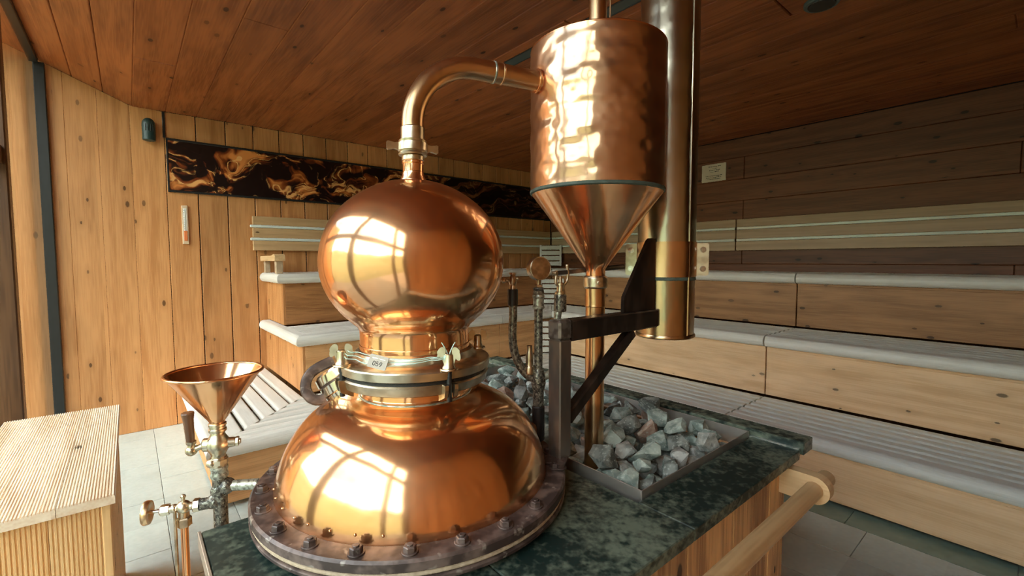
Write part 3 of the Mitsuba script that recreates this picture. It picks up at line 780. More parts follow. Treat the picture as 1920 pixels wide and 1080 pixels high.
for k in range(23):
    if k == 0:
        continue
    p = at(-57.9 - 15.65 * k, 0.3755, 0.940)
    bm = cat(cyl(p, p + [0, 0, 0.003], 0.0165, 18, 0.0006), rot(hexnut(p + [0, 0, 0.003], Z, 0.0128, 0.011), p, Z, R.uniform(0, 60)), cyl(p + [0, 0, 0.014], p + [0, 0, 0.017], 0.0062, 12))
    obj(st, 'bolt', bm, 'rusty_iron', 25)
for k in range(8):
    p, d = face(-75 + 9 * k + R.uniform(-1, 1), 0.3475, 0.958)
    obj(st, 'rivet', sphere(p, 0.0034, 1), 'copper', True)
# lower brass flange of the neck
obj(st, 'neck_flange', lathe([(0.10, 1.17), (0.139, 1.17), (0.1415, 1.178), (0.150, 1.183), (0.180, 1.183), (0.189, 1.187), (0.194, 1.207), (0.190, 1.211), (0.10, 1.211), (0.10, 1.17)], AX, Z, 128), 'brass', 35, label='brass neck flange')
obj(st, 'neck_gasket', lathe([(0.12, 1.2112), (0.187, 1.2112), (0.187, 1.2188), (0.12, 1.2188), (0.12, 1.2112)], AX, Z, 96), 'black_rubber', label='black gasket')
NUTS = (-66, 23, 113, 203)
for a in NUTS:
    p, d = face(a, 0.190, 0)
    s = np.cross(Z, d)
    for q in (-1, 1):
        pr = [(-0.018, -0.044), (0.012, -0.030), (0.017, -0.012), (0.017, -0.0005), (-0.018, -0.0005)]
        obj(st, 'flange_lug', prism(pr, p + [0, 0, 1.211], d, Z, s, q * 0.0125 - 0.0045, q * 0.0125 + 0.0045), 'brass')
    obj(st, 'eye_bolt', cyl(p + [0, 0, 1.168] + d * 0.004, p + [0, 0, 1.262] + d * 0.004, 0.0065, 16), 'black_rubber', 40, label='dark threaded eye bolt')
# side port with brass lid and iron clamp
pa = LEFT * 0.53 + VIEW * 0.18 + Z * 0.83
pa /= np.linalg.norm(pa)
pl_c = AX + LEFT * 0.212 + VIEW * 0.132 + [0, 0, 1.188]        # middle of the lid
pb = pl_c - pa * 0.105
RPT = 0.074
obj(st, 'side_port', lathe([(0, 0), (RPT, 0), (RPT, 0.055), (RPT + 0.004, 0.058), (RPT + 0.004, 0.082), (0.0, 0.082)], pb, pa, 64), 'bright_brass', 30, label='bright side port collar')
obj(st, 'port_gasket', lathe([(0, 0.0822), (RPT, 0.0822), (RPT, 0.0885), (0, 0.0885)], pb, pa, 64), 'rusty_iron')
obj(st, 'port_lid', lathe([(0, 0.0887), (RPT + 0.003, 0.0887), (RPT + 0.004, 0.091), (RPT + 0.002, 0.111), (RPT - 0.005, 0.117), (0.0, 0.121)], pb, pa, 64), 'bright_brass', 30, label='bright domed port lid')
# C shaped iron clamp in the plane of pa and the picture's left
cl = LEFT * 0.97 - VIEW * 0.25; cl = cl - pa * (cl @ pa); cl /= np.linalg.norm(cl)
cn = np.cross(pa, cl)
Cc = pl_c
pth = [Cc + cl * u + pa * w_ for u, w_ in ((0.005, 0.032), (0.045, 0.037), (0.080, 0.031), (0.103, 0.008), (0.107, -0.020), (0.094, -0.041), (0.077, -0.046))]
pth = spline(pth, 26)
m = []
tt = np.gradient(pth, axis=0); tt /= np.linalg.norm(tt, axis=1, keepdims=True)
V_ = []
for p_, t_ in zip(pth, tt):
    sdir = np.cross(t_, cn)
    V_ += [p_ + sdir * a_ + cn * b_ for a_, b_ in ((-0.014, -0.010), (-0.010, -0.014), (0.010, -0.014), (0.014, -0.010), (0.014, 0.010), (0.010, 0.014), (-0.010, 0.014), (-0.014, 0.010))]
n_, L_ = 8, len(pth)
q_ = [[i * n_ + j, i * n_ + (j + 1) % n_, (i + 1) * n_ + (j + 1) % n_, (i + 1) * n_ + j] for i in range(L_ - 1) for j in range(n_)]
f_ = [[a_, b_, c_] for a_, b_, c_, d_ in q_] + [[a_, c_, d_] for a_, b_, c_, d_ in q_] + [[0, j + 1, j] for j in range(1, 7)] + [[(L_ - 1) * n_, (L_ - 1) * n_ + j, (L_ - 1) * n_ + j + 1] for j in range(1, 7)]
obj(st, 'port_clamp', fixvol(tm(V_, f_)), 'rusty_iron', 50, label='rusty C shaped iron clamp')
# outlet nipple towards the gauge pipes
MF = np.array([0.935, 0.990, 0.0])
nd = (MF - AX) / np.linalg.norm(MF - AX)
obj(st, 'outlet_nipple', cyl(AX + nd * 0.31 + [0, 0, 0.99], MF - nd * 0.012 + [0, 0, 0.99], 0.021, 28), 'copper', 40)
obj(st, 'outlet_collar', cyl(AX + nd * 0.328 + [0, 0, 0.99], AX + nd * 0.338 + [0, 0, 0.99], 0.0275, 28), 'dark_steel', 40)

# helmet: globe, collar, upper flange, neck
he = thing('still_helmet', 'polished copper globe helmet standing on the neck of the still', 'still helmet')
def globe():
    nz, na = 110, 180
    ph = np.linspace(0, math.pi, nz)
    e = 0.93
    prof = []
    for t in ph:
        r_ = 0.2375 * math.sin(t)
        z_ = 1.4985 + 0.213 * math.cos(t)
        prof.append((r_, z_))
    prof = [q for q in prof if q[1] > 1.336 and not (q[0] < 0.034 and q[1] > 1.6)]
    low = prof[-1][0]
    prof = [(0, 1.732), (0.0275, 1.732), (0.029, 1.722), (0.0335, 1.7125)] + prof + [(0.1475, 1.3305), (0.1435, 1.323), (0.1425, 1.313), (0.1425, 1.285), (0.144, 1.282), (0.144, 1.2675), (0, 1.2675)]
    return lathe(prof, AX, Z, 180)
gm = globe()
v = np.array(gm.vertices); c0 = AX + [0, 0, 1.4985]
dv = v - c0; L0 = np.linalg.norm(dv, axis=1, keepdims=True)
mask = ((v[:, 2] > 1.34) & (v[:, 2] < 1.69))[:, None]
v = v + dv / np.maximum(L0, 1e-6) * mask * 0.0035 * (meshkit.fbm(v * 9 + 4, 2, 3)[:, None] - 0.5)
obj(he, 'globe', tm(v, gm.faces), 'copper', 40)
obj(he, 'collar_ring', torus(AX + [0, 0, 1.283], Z, 0.1425, 0.0022, 96), 'copper', True)
obj(he, 'upper_flange', lathe([(0.10, 1.219), (0.191, 1.219), (0.1965, 1.222), (0.1985, 1.240), (0.196, 1.2435), (0.178, 1.245), (0.166, 1.248), (0.158, 1.255), (0.153, 1.268), (0.147, 1.272), (0.144, 1.2735), (0.10, 1.2735), (0.10, 1.219)], AX, Z, 128), 'brass', 35, label='brass upper flange')
def wing_nut(p, d):
    s = np.cross(Z, d)
    hub = lathe([(0, 0), (0.0155, 0), (0.0165, 0.003), (0.0125, 0.010), (0.0105, 0.034), (0.0085, 0.036), (0, 0.036)], p, Z, 24)
    ws = []
    ell = sg.Polygon([(0.010 * math.cos(t) * (1.0 if math.sin(t) > 0 else 0.75), 0.017 * math.sin(t)) for t in np.linspace(0, 2 * math.pi, 25)[:-1]])
    for q in (-1, 1):
        a_ = math.radians(-22 * q)
        U = s * math.cos(a_) + Z * math.sin(a_) * -1.0
        Vv = s * math.sin(a_) + Z * math.cos(a_)
        Vv = Vv - U * (Vv @ U); Vv /= np.linalg.norm(Vv)
        ws.append(extr(ell, p + s * q * 0.0185 + Z * 0.036 - d * 0.002, U, Vv, d, 0.005))
        ws.append(prism([(-0.004, 0), (0.004, 0), (0.003, 0.022), (-0.005 , 0.022)], p + s * q * 0.008 + Z * 0.012 - d * 0.002, s * q, Z * 0.9 + s * q * 0.35, d, 0, 0.005))
    return cat(hub, *ws)
for a in NUTS:
    p, d = face(a, 0.190, 1.2405)
    p = p + d * 0.004
    dn_ = -VIEW * 0.93 - LEFT * 0.3 * math.sin(a)
    dn_ /= np.linalg.norm(dn_)
    w = obj(he, 'wing_nut', wing_nut(p + [0, 0, 0.006], dn_), 'brass', 35, label='brass wing nut')
    obj(he, 'washer', lathe([(0, 0), (0.021, 0), (0.022, 0.0015), (0.021, 0.0045), (0, 0.0045)], p + [0, 0, 0.0035], Z, 28), 'brass', 35)
obj(he, 'neck_pipe', lathe([(0, 1.733), (0.0270, 1.733), (0.0270, 1.752), (0.0285, 1.754), (0.0285, 1.759), (0.0270, 1.761), (0.0270, 1.774), (0, 1.774)], AX, Z, 40), 'copper', 35)
obj(he, 'neck_band', lathe([(0.0272, 1.7605), (0.0287, 1.762), (0.0287, 1.773), (0.0272, 1.7738)], AX, Z, 40), 'brass', 35)

# number tag on wires
b = thing('number_tag', 'small pale metal tag stamped 059, wired to the brass flange of the still', 'tag')
p, d = face(-29, 0.166, 1.2605)
tn = d * 0.93 + Z * 0.36; tn /= np.linalg.norm(tn)
tu = np.cross(Z, tn); tu /= np.linalg.norm(tu)
ca, sa = math.cos(math.radians(-9)), math.sin(math.radians(-9))
tv = np.cross(tn, tu)
tu, tv = tu * ca + tv * sa, tv * ca - tu * sa
obj(b, 'plate', extr(sg.box(-0.0225, -0.0125, 0.0225, 0.0125).buffer(0.003), p + tn * 0.012, tu, tv, tn, 0.0016), 'tag_plate')
lm = meshkit.text_mesh('059', 0.0105, 0.0006)
lv = np.asarray(lm.vertices); lv = lv - [lv[:, 0].mean(), 0.0, 0]
lv[:, 0] -= (lv[:, 0].max() + lv[:, 0].min()) / 2
obj(b, 'number', tm(p + tn * 0.0136 + lv[:, :1] * tu + (lv[:, 1:2] - 0.0095) * tv + lv[:, 2:] * tn, lm.faces), 'ink', label='stamped number 059')
for k, (q0, q1) in enumerate(((-0.018, -0.002), (0.003, 0.018))):
    obj(b, 'small_print', extr(sg.box(q0, 0.0068, q1, 0.0085), p + tn * 0.0136, tu, tv, tn, 0.0003), 'brass_old')
for k, (r_, zz_, dz) in enumerate(((0.172, 1.264, 0.0), (0.166, 1.270, 0.004), (0.175, 1.258, -0.003))):
    pts = []
    for a in np.linspace(-66, 23, 24):
        s_ = (a + 66) / 89
        q, dd_ = face(a, r_ + (0.0 if 0.1 < s_ < 0.9 else 0.016), zz_ + 0.012 * (2 * s_ - 1) ** 2 + dz * math.sin(5 * s_))
        pts.append(q)
    obj(b, 'wire', tube(spline(pts, 40), 0.0011, 6), 'wire', True)
q, dd_ = face(23, 0.192, 1.275)
for s_ in (-1, 1):
    obj(b, 'wire_end', tube(spline([q, q + LEFT * 0.006 * s_ + Z * 0.016, q + LEFT * (0.016 * s_) + Z * 0.034], 10), 0.0013, 6), 'wire', True)
obj(b, 'wire_wrap', cat(*[torus(q + Z * (0.003 * k - 0.006), Z, 0.0105, 0.0016, 20, 6) for k in range(4)]), 'wire', True)

# swan neck
sw = thing('swan_neck_pipe', 'bent copper swan neck pipe from the globe to the condenser, with a brass clamp', 'pipe')
CX = np.array([1.141, 0.944, 0.0])
hd2 = (CX - AX) / np.linalg.norm(CX - AX)
Lh = np.linalg.norm(CX - AX)
TOP = 2.028
mid = [AX + [0, 0, 1.842]]
for t in np.linspace(0, 1, 22):
    a = t * (math.pi / 2 - 0.03)
    mid.append(AX + [0, 0, 1.855] + hd2 * (0.172 * (1 - math.cos(a))) + Z * (0.172 * math.sin(a)))
p_e = mid[-1]
end = AX + hd2 * (Lh - 0.203) + Z * (p_e[2] - 0.003)
mid.append(p_e + (end - p_e) * 0.3)
obj(sw, 'elbow', tube(spline(np.array(mid), 60), 0.0285, 32), 'copper_tarnished', True)
mid2 = mid[-1]
obj(sw, 'straight_pipe', cyl(mid2, end, 0.0280, 32, 0.001), 'copper_tarnished', 40)
for s_, r_, mt_ in ((0.0, 0.0305, 'solder'), (0.17, 0.0300, 'copper_tarnished'), (0.93, 0.0335, 'copper')):
    c_ = mid2 + (end - mid2) * s_
    dd_ = (end - mid2) / np.linalg.norm(end - mid2)
    obj(sw, 'joint_ring', cyl(c_ - dd_ * 0.003, c_ + dd_ * 0.003, r_, 36, 0.0015), mt_, 50)
obj(sw, 'sleeve', lathe([(0.0288, 1.815), (0.0308, 1.815), (0.0308, 1.846), (0.0288, 1.848), (0.0288, 1.815)], AX, Z, 40), 'brass', 35, label='brass sleeve')
obj(sw, 'clamp_ring', lathe([(0, 1.7745), (0.036, 1.7745), (0.038, 1.778), (0.035, 1.784), (0.0385, 1.786), (0.0385, 1.806), (0.035, 1.808), (0.036, 1.813), (0.0308, 1.815), (0, 1.815)], AX, Z, 48), 'brass', 35, label='brass pipe clamp')
ear = [(0.030, -0.012), (0.048, -0.007), (0.064, -0.011), (0.067, -0.009), (0.067, 0.009), (0.064, 0.011), (0.048, 0.008), (0.030, 0.012)]
for sgn in (1, -1):
    ed = (LEFT * 0.97 - VIEW * 0.22) * sgn
    ed /= np.linalg.norm(ed)
    obj(sw, 'clamp_ear', extr(ear, AX + [0, 0, 1.796] - np.cross(ed, Z) * 0.006, ed, Z, np.cross(ed, Z), 0.012), 'brass', label='brass clamp ear')

# condenser
co = thing('condenser', 'tall dented copper condenser drum with a conical bottom and outlet pipe', 'condenser')
RC, ZB, ZT = 0.2075, 1.716, 2.138
nz, na = 150, 240
zz = np.linspace(ZB, ZT, nz)
an = np.arange(na) * 2 * math.pi / na
ring = np.stack([np.cos(an), np.sin(an), 0 * an], 1)
V = (CX + RC * ring[None] + zz[:, None, None] * Z).reshape(-1, 3)
nrm = np.tile(ring, (nz, 1))
tocam = np.array([-1.0, -0.25, 0]); tocam /= np.linalg.norm(tocam)
lit = np.clip((nrm @ tocam + 0.1) / 0.5, 0, 1)
dent = (meshkit.fbm(V * np.array([19, 19, 22]) + 2, 2, 11) - 0.5) * 0.0068 + (meshkit.fbm(V * np.array([30, 30, 9]) + 8, 2, 5) - 0.5) * 0.0022 + (meshkit.fbm(V * np.array([5, 5, 34]) + 8, 2, 9) - 0.5) * 0.0016
edge = np.clip(np.minimum(V[:, 2] - ZB, ZT - V[:, 2]) / 0.04, 0, 1)
V = V + nrm * (dent * (0.12 + 0.88 * lit) * edge)[:, None]
i, j = np.meshgrid(np.arange(nz - 1), np.arange(na), indexing='ij')
q = np.stack([i * na + j, i * na + (j + 1) % na, (i + 1) * na + (j + 1) % na, (i + 1) * na + j], -1).reshape(-1, 4)
obj(co, 'drum', tm(V, np.vstack([q[:, [0, 1, 2]], q[:, [0, 2, 3]]])), 'copper_drum', True)
obj(co, 'lid', lathe([(0, ZT), (RC - 0.003, ZT), (RC + 0.0005, ZT - 0.002), (RC + 0.0005, ZT + 0.002), (RC - 0.004, ZT + 0.006), (0, ZT + 0.02)], CX, Z, 96), 'copper', 30)
obj(co, 'patina_seam', lathe([(RC - 0.004, ZB - 0.009), (RC + 0.0012, ZB - 0.006), (RC + 0.0016, ZB + 0.001), (RC - 0.001, ZB + 0.003)], CX, Z, 96), 'verdigris', 40, label='greenish seam round the bottom edge')
obj(co, 'cone', lathe([(RC - 0.003, ZB - 0.006), (0.165, ZB - 0.058), (0.10, ZB - 0.146), (0.045, ZB - 0.222), (0.031, ZB - 0.243), (0.030, 1.452)], CX, Z, 96), 'copper', 50)
obj(co, 'coupling', lathe([(0.0, 1.4515), (0.033, 1.4515), (0.036, 1.448), (0.0385, 1.444), (0.0385, 1.418), (0.036, 1.414), (0.034, 1.411), (0.0, 1.411)], CX, Z, 48), 'brass', 35, label='brass coupling')
tp, td = CX + [0, 0, 1.43], -VIEW * 0.95 + LEFT * 0.1
td /= np.linalg.norm(td)
obj(co, 'coupling_screw', cyl(tp + td * 0.036, tp + td * 0.049, 0.0065, 14), 'brass', 35)
obj(co, 'outlet_pipe', lathe([(0, 1.411), (0.0325, 1.411), (0.0325, 1.36), (0.0335, 1.358), (0.0335, 1.354), (0.0305, 1.352), (0.0305, 0.803), (0, 0.803)], CX, Z, 40), 'copper_tarnished', 35)
obj(co, 'top_pipe', lathe([(0, ZT + 0.01), (0.0285, ZT + 0.01), (0.0285, 2.20), (0.0275, 2.205), (0.027, ZC - 0.002), (0, ZC - 0.002)], CX, Z, 40), 'copper_tarnished', 35)
obj(co, 'top_collar', lathe([(0.0287, 2.165), (0.0315, 2.167), (0.0315, 2.205), (0.0287, 2.207)], CX, Z, 40), 'brass_old', 35)
obj(co, 'top_rod', cyl(CX + [0.030, -0.024, ZT + 0.005], CX + [0.030, -0.024, ZC - 0.002], 0.0025, 10), 'copper_tarnished', 40)

# flue pipe with clamp
FP = np.array([1.486, 0.905, 0.0])
fl_ = thing('flue_pipe', 'wide tarnished brass-coloured flue pipe rising behind the condenser to the ceiling', 'pipe')
nz, na, RF = 200, 96, 0.099
zz = np.linspace(1.24, ZC - 0.002, nz)
an = np.arange(na) * 2 * math.pi / na
ring = np.stack([np.cos(an), np.sin(an), 0 * an], 1)
V = (FP + RF * ring[None] + zz[:, None, None] * Z).reshape(-1, 3)
V = V + np.tile(ring, (nz, 1)) * ((meshkit.fbm(V * np.array([10, 10, 14.0]), 3, 21) - 0.5) * 0.004)[:, None] * np.clip((V[:, 2:] - 1.58) / 0.05, 0, 1)
i, j = np.meshgrid(np.arange(nz - 1), np.arange(na), indexing='ij')
q = np.stack([i * na + j, i * na + (j + 1) % na, (i + 1) * na + (j + 1) % na, (i + 1) * na + j], -1).reshape(-1, 4)
obj(fl_, 'pipe', tm(V, np.vstack([q[:, [0, 1, 2]], q[:, [0, 2, 3]]])), 'flue_metal', True)
obj(fl_, 'bottom_rim', lathe([(0, 1.226), (0.099, 1.226), (0.1035, 1.229), (0.104, 1.234), (0.101, 1.240), (0, 1.242)], FP, Z, 64), 'flue_metal', 35)
RIGHT2 = np.array([0.766, -0.643, 0.0])
fd = FP / np.linalg.norm(FP)
fr = np.array([fd[1], -fd[0], 0])
sd = -fd * 0.66 + fr * 0.75
sd /= np.linalg.norm(sd)
obj(fl_, 'seam', tube([FP + sd * 0.0995 + [0, 0, z_] for z_ in np.linspace(1.24, ZC - 0.003, 30)], 0.0042, 8), 'flue_metal', True)
obj(fl_, 'clamp_band', lathe([(0.0995, 1.442), (0.1025, 1.442), (0.1025, 1.564), (0.0995, 1.564)], FP, Z, 72), 'copper_tarnished', 35, label='brass clamp band')
obj(fl_, 'patina_ring', lathe([(0.0998, 1.430), (0.1012, 1.431), (0.1012, 1.4415), (0.0998, 1.4418)], FP, Z, 72), 'verdigris', 35)
for sgn in (-1, 1):
    o_ = FP + fr * sgn * 0.098
    pl = sg.box(0, 1.446, 0.044, 1.560).buffer(-0.008).buffer(0.008)
    tab = obj(fl_, 'clamp_tab', extr(pl, o_ + fd * 0.004, fr * sgn, Z, -fd, 0.008), 'brass', label='brass clamp tab')
    for z_ in (1.470, 1.537):
        c_ = o_ + fr * sgn * 0.025 + [0, 0, z_] - fd * 0.004
        obj(fl_, 'tab_bolt', cat(cyl(c_, c_ - fd * 0.002, 0.0105, 20), hexnut(c_ - fd * 0.002, -fd, 0.0085, 0.007), cyl(c_ - fd * 0.009, c_ - fd * 0.014, 0.004, 12)), 'chrome', 30, label='steel clamp bolt')

# support bracket
sb = thing('support_bracket', 'dark steel square-tube bracket standing on the iron ring and carrying the flue pipe', 'bracket')
obj(sb, 'post', rbox(0.900, 0.948, 0.866, 0.914, 0.9415, 1.279, 0.004), 'raw_steel')
obj(sb, 'cap_weld', rbox(0.8975, 0.950, 0.8655, 0.9155, 1.279, 1.334, 0.006), 'weld', label='bright weld at the bracket corner')
obj(sb, 'arm', prism([(0.866, 1.276), (0.870, 1.272), (0.910, 1.272), (0.914, 1.276), (0.914, 1.328), (0.910, 1.332), (0.870, 1.332), (0.866, 1.328)], (0, 0, 0), Y, Z, X, 0.951, 1.378), 'dark_steel')
br0, br1 = np.array([0.955, 0.89, 1.048]), np.array([1.262, 0.89, 1.270])
bd = (br1 - br0) / np.linalg.norm(br1 - br0)
bn = np.cross(bd, Y)
obj(sb, 'brace', prism([(-0.016, -0.014), (-0.012, -0.018), (0.012, -0.018), (0.016, -0.014), (0.016, 0.014), (0.012, 0.018), (-0.012, 0.018), (-0.016, 0.014)], br0, Y, bn, bd, -0.005, np.linalg.norm(br1 - br0) - 0.008), 'dark_steel')
obj(sb, 'gusset', extr([(1.208, 1.3325), (1.381, 1.3325), (1.381, 1.574), (1.350, 1.574), (1.338, 1.566), (1.211, 1.385), (1.208, 1.372)], (0, 0.894, 0), X, Z, -Y, 0.012), 'dark_steel')
obj(sb, 'weld_bead', tube([(1.385, 0.886, z_) for z_ in np.linspace(1.45, 1.56, 20)], 0.003, 6), 'brass_old', True)
p = at(-57.9, 0.3755, 0.940)
obj(sb, 'foot_plate', rot(rbox(0.858, 0.956, 0.856, 0.916, 0.9405, 0.9465, 0.002), (0.91, 0.89, 0.94), Z, 32), 'rusty_iron')
obj(sb, 'foot_bolt', cat(cyl((0.873, 0.838, 0.9405), (0.873, 0.838, 0.944), 0.0175, 20, 0.001), hexnut((0.873, 0.838, 0.944), Z, 0.0135, 0.012)), 'rusty_iron', 25)

# gauge pipes
gp = thing('pressure_gauge', 'round brass pressure gauge on an upright galvanised pipe between still and bracket', 'gauge')
gz = 1.476
gc = MF + [0, 0, gz]
cam_d = (EYE - gc); cam_d[2] = 0; cam_d /= np.linalg.norm(cam_d)
rgt = np.array([-cam_d[1], cam_d[0], 0])
gn = cam_d * 0.90 + rgt * 0.43 + Z * 0.05
gn /= np.linalg.norm(gn)
obj(gp, 'case', lathe([(0, -0.016), (0.030, -0.016), (0.0345, -0.012), (0.0355, -0.006), (0.0345, 0.004), (0.0352, 0.008), (0.0345, 0.013), (0.031, 0.0155), (0.0, 0.0165)], gc, gn, 56), 'brass_old', 30)
obj(gp, 'rim', torus(gc + gn * 0.0135, gn, 0.0325, 0.0022, 56, 8), 'brass', True)
sp_ = gc + gn * -0.004 - rgt * 0.0355
obj(gp, 'rim_screw', sphere(sp_, 0.003, 1), 'brass', True)
obj(gp, 'stem_nut', cat(hexnut(MF + [0, 0, 1.421], Z, 0.0125, 0.008), cyl(MF + [0, 0, 1.428], MF + [0, 0, 1.444], 0.0075, 16)), 'brass_old', 30)
obj(gp, 'union', cat(hexnut(MF + [0, 0, 1.400], Z, 0.0165, 0.012, 8), torus(MF + [0, 0, 1.416], Z, 0.013, 0.004, 28, 8), cyl(MF + [0, 0, 1.394], MF + [0, 0, 1.4215], 0.012, 20)), 'galvanised', 40)
obj(gp, 'coupling', lathe([(0, 1.356), (0.017, 1.356), (0.0185, 1.359), (0.0185, 1.363), (0.0162, 1.366), (0.0162, 1.388), (0.0185, 1.391), (0.0185, 1.395), (0.017, 1.398), (0, 1.398)], MF, Z, 32), 'galvanised_light', 35)
obj(gp, 'riser_pipe', cyl(MF + [0, 0, 1.145], MF + [0, 0, 1.357], 0.0125, 24), 'galvanised', 40)
obj(gp, 'manifold', lathe([(0, 1.062), (0.0155, 1.062), (0.0165, 1.066), (0.0165, 1.105), (0.0185, 1.112), (0.022, 1.13), (0.021, 1.15), (0.016, 1.168), (0.0135, 1.175), (0, 1.175)], MF, Z, 32), 'galvanised', 40)
obj(gp, 'lower_pipe', lathe([(0, 0.955), (0.016, 0.955), (0.019, 0.958), (0.019, 1.058), (0.016, 1.062), (0, 1.062)], MF, Z, 28), 'black_rubber', 35, label='black lower sleeve')
# left: bent pipe with a small cock
LP = np.array([0.879, 1.043, 0.0])
lr = LP - MF
pts = fillet([MF + lr * 0.05 + [0, 0, 1.146], MF + lr * 0.5 + [0, 0, 1.158], LP + [0, 0, 1.215], LP + [0, 0, 1.30]], 0.06, 10)
pts = spline([MF + lr * 0.10 + [0, 0, 1.143], MF + lr * 0.45 + [0, 0, 1.156], MF + lr * 0.80 + [0, 0, 1.195], LP + [0, 0, 1.255], LP + [0, 0, 1.31], LP + [0, 0, 1.372]], 34)
obj(gp, 'bent_pipe', tube(pts, 0.0125, 18), 'galvanised', True)
obj(gp, 'cock_sleeve', lathe([(0, 1.366), (0.0145, 1.366), (0.0155, 1.369), (0.0155, 1.412), (0.0135, 1.415), (0, 1.415)], LP, Z, 28), 'black_rubber', 35, label='black sleeve')
obj(gp, 'cock', lathe([(0, 1.415), (0.012, 1.415), (0.0105, 1.422), (0.009, 1.427), (0.0125, 1.434), (0.0135, 1.443), (0.0105, 1.451), (0.007, 1.455), (0.0105, 1.459), (0.010, 1.464), (0, 1.465)], LP, Z, 28), 'brass_old', 35, label='old brass cock')
ld = -rgt
obj(gp, 'cock_key', cat(cyl(LP + [0, 0, 1.441], LP + ld * 0.022 + [0, 0, 1.441], 0.005, 14), sphere(LP + ld * 0.026 + [0, 0, 1.441], 0.0085, 2)), 'brass_old', 40)
obj(gp, 'cock_key', cyl(LP + [0, 0, 1.445], LP - ld * 0.017 + [0, 0, 1.447], 0.0045, 14), 'brass_old', 40)
SV = np.array([0.9165, 1.0095, 0.0])
obj(gp, 'relief_valve', lathe([(0, 1.158), (0.0155, 1.158), (0.0165, 1.162), (0.0165, 1.178), (0.0135, 1.183), (0.0115, 1.186), (0.0115, 1.216), (0.0085, 1.226), (0.0075, 1.239), (0.0085, 1.241), (0.0085, 1.244), (0, 1.246)], SV, Z, 28), 'brass_old', 35, label='small brass relief valve')
# right: lever safety valve
RV = np.array([1.0, 0.963, 0.0])
rr = RV - MF
pts = spline([MF + rr * 0.15 + [0, 0, 1.146], MF + rr * 0.55 + [0, 0, 1.158], RV + [0, 0, 1.20], RV + [0, 0, 1.26], RV + [0, 0, 1.36]], 30)
obj(gp, 'valve_pipe', tube(pts, 0.0115, 18), 'galvanised_light', True)
obj(gp, 'valve_coupling', lathe([(0, 1.345), (0.0175, 1.345), (0.0190, 1.349), (0.0190, 1.394), (0.0165, 1.398), (0, 1.398)], RV, Z, 28), 'galvanised', 35)
obj(gp, 'valve_body', lathe([(0, 1.398), (0.0165, 1.398), (0.0165, 1.404), (0.011, 1.407), (0.011, 1.423), (0.013, 1.425), (0.013, 1.432), (0.006, 1.434), (0.004, 1.452), (0, 1.453)], RV, Z, 24), 'brass', 35, label='brass valve body')
lv_d = np.array([0.375, 0.028, 0.016]); lv_d /= np.linalg.norm(lv_d)
for off, hh in ((-0.022, 1.470), (0.034, 1.486)):
    a_ = RV + lv_d * off
    pts = spline([RV + lv_d * np.sign(off) * 0.010 + [0, 0, 1.425], RV + lv_d * off * 0.9 + [0, 0, 1.432], RV + lv_d * (off + 0.002) + [0, 0, 1.452], RV + lv_d * off * 0.92 + [0, 0, hh]], 14)
    obj(gp, 'valve_fork', tube(pts, 0.0046, 10), 'brass', True, label='pale brass valve fork')
pv = RV + lv_d * -0.026 + Z * 1.463
obj(gp, 'fork_pin', cyl(pv - rgt * 0 + np.cross(lv_d, Z) * 0.009, pv - np.cross(lv_d, Z) * 0.009, 0.0062, 16), 'brass', 35)
ls = np.cross(lv_d, Z); ls /= np.linalg.norm(ls)
obj(gp, 'lever', prism([(-0.0065, -0.003), (0.0065, -0.003), (0.0065, 0.003), (-0.0065, 0.003)], pv, np.cross(ls, lv_d), ls, lv_d, 0.004, 0.25), 'raw_steel', label='flat steel valve lever')
obj(gp, 'lever_grip', cyl(pv + lv_d * 0.20, pv + lv_d * 0.375, 0.0085, 18), 'black_rubber', 40, label='black lever grip')

# ------------------------------------------------------------------ filling funnel with its valves
fu = thing('filling_funnel', 'copper filling funnel on a stack of brass valves and welded pipe left of the still', 'funnel')
SP = np.array([0.158, 1.359, 0.0])
fz0, fz1, fr1 = 1.092, 1.2185, 0.105
obj(fu, 'funnel_cone', lathe([(0.0165, fz0 - 0.006), (0.0175, fz0), (0.021, fz0 + 0.006), (fr1, fz1), (fr1 - 0.0015, fz1 + 0.0015), (0.0195, fz0 + 0.007), (0.0155, fz0 + 0.001), (0.0150, fz0 - 0.006)], SP, Z, 72), 'copper', 35)
obj(fu, 'funnel_rim', torus(SP + [0, 0, fz1 + 0.001], Z, fr1 + 0.001, 0.0038, 72, 10), 'copper', True)
obj(fu, 'collar', lathe([(0, 1.066), (0.0195, 1.066), (0.0205, 1.068), (0.0205, 1.073), (0.0185, 1.075), (0.0185, 1.080), (0.0205, 1.082), (0.0205, 1.087), (0.018, 1.089), (0, 1.089)], SP, Z, 32), 'brass', 35, label='brass collar')
obj(fu, 'cock_body', lathe([(0, 1.000), (0.0165, 1.000), (0.0165, 1.006), (0.0195, 1.013), (0.025, 1.022), (0.0275, 1.033), (0.025, 1.044), (0.0195, 1.053), (0.0165, 1.059), (0.0165, 1.0655), (0, 1.0655)], SP, Z, 36), 'brass', 40, label='brass cock body')
vb = SP / np.linalg.norm(SP)
vr = np.array([vb[1], -vb[0], 0])       # picture right at the stack
kd = vr * 0.97 - vb * 0.22; kd /= np.linalg.norm(kd)
kz = SP + [0, 0, 1.034]
obj(fu, 'plug', cat(cyl(kz + kd * 0.015, kz + kd * 0.040, 0.0135, 24, r1=0.0115), hexnut(kz + kd * 0.040, kd, 0.0125, 0.007), cyl(kz + kd * 0.047, kz + kd * 0.051, 0.0065, 14)), 'brass', 35)
ke = kz - kd * 0.058 + Z * -0.010
obj(fu, 'spindle', cat(cyl(kz - kd * 0.016, kz - kd * 0.034, 0.0165, 24), cyl(kz - kd * 0.030, ke, 0.0075, 16)), 'brass', 35)
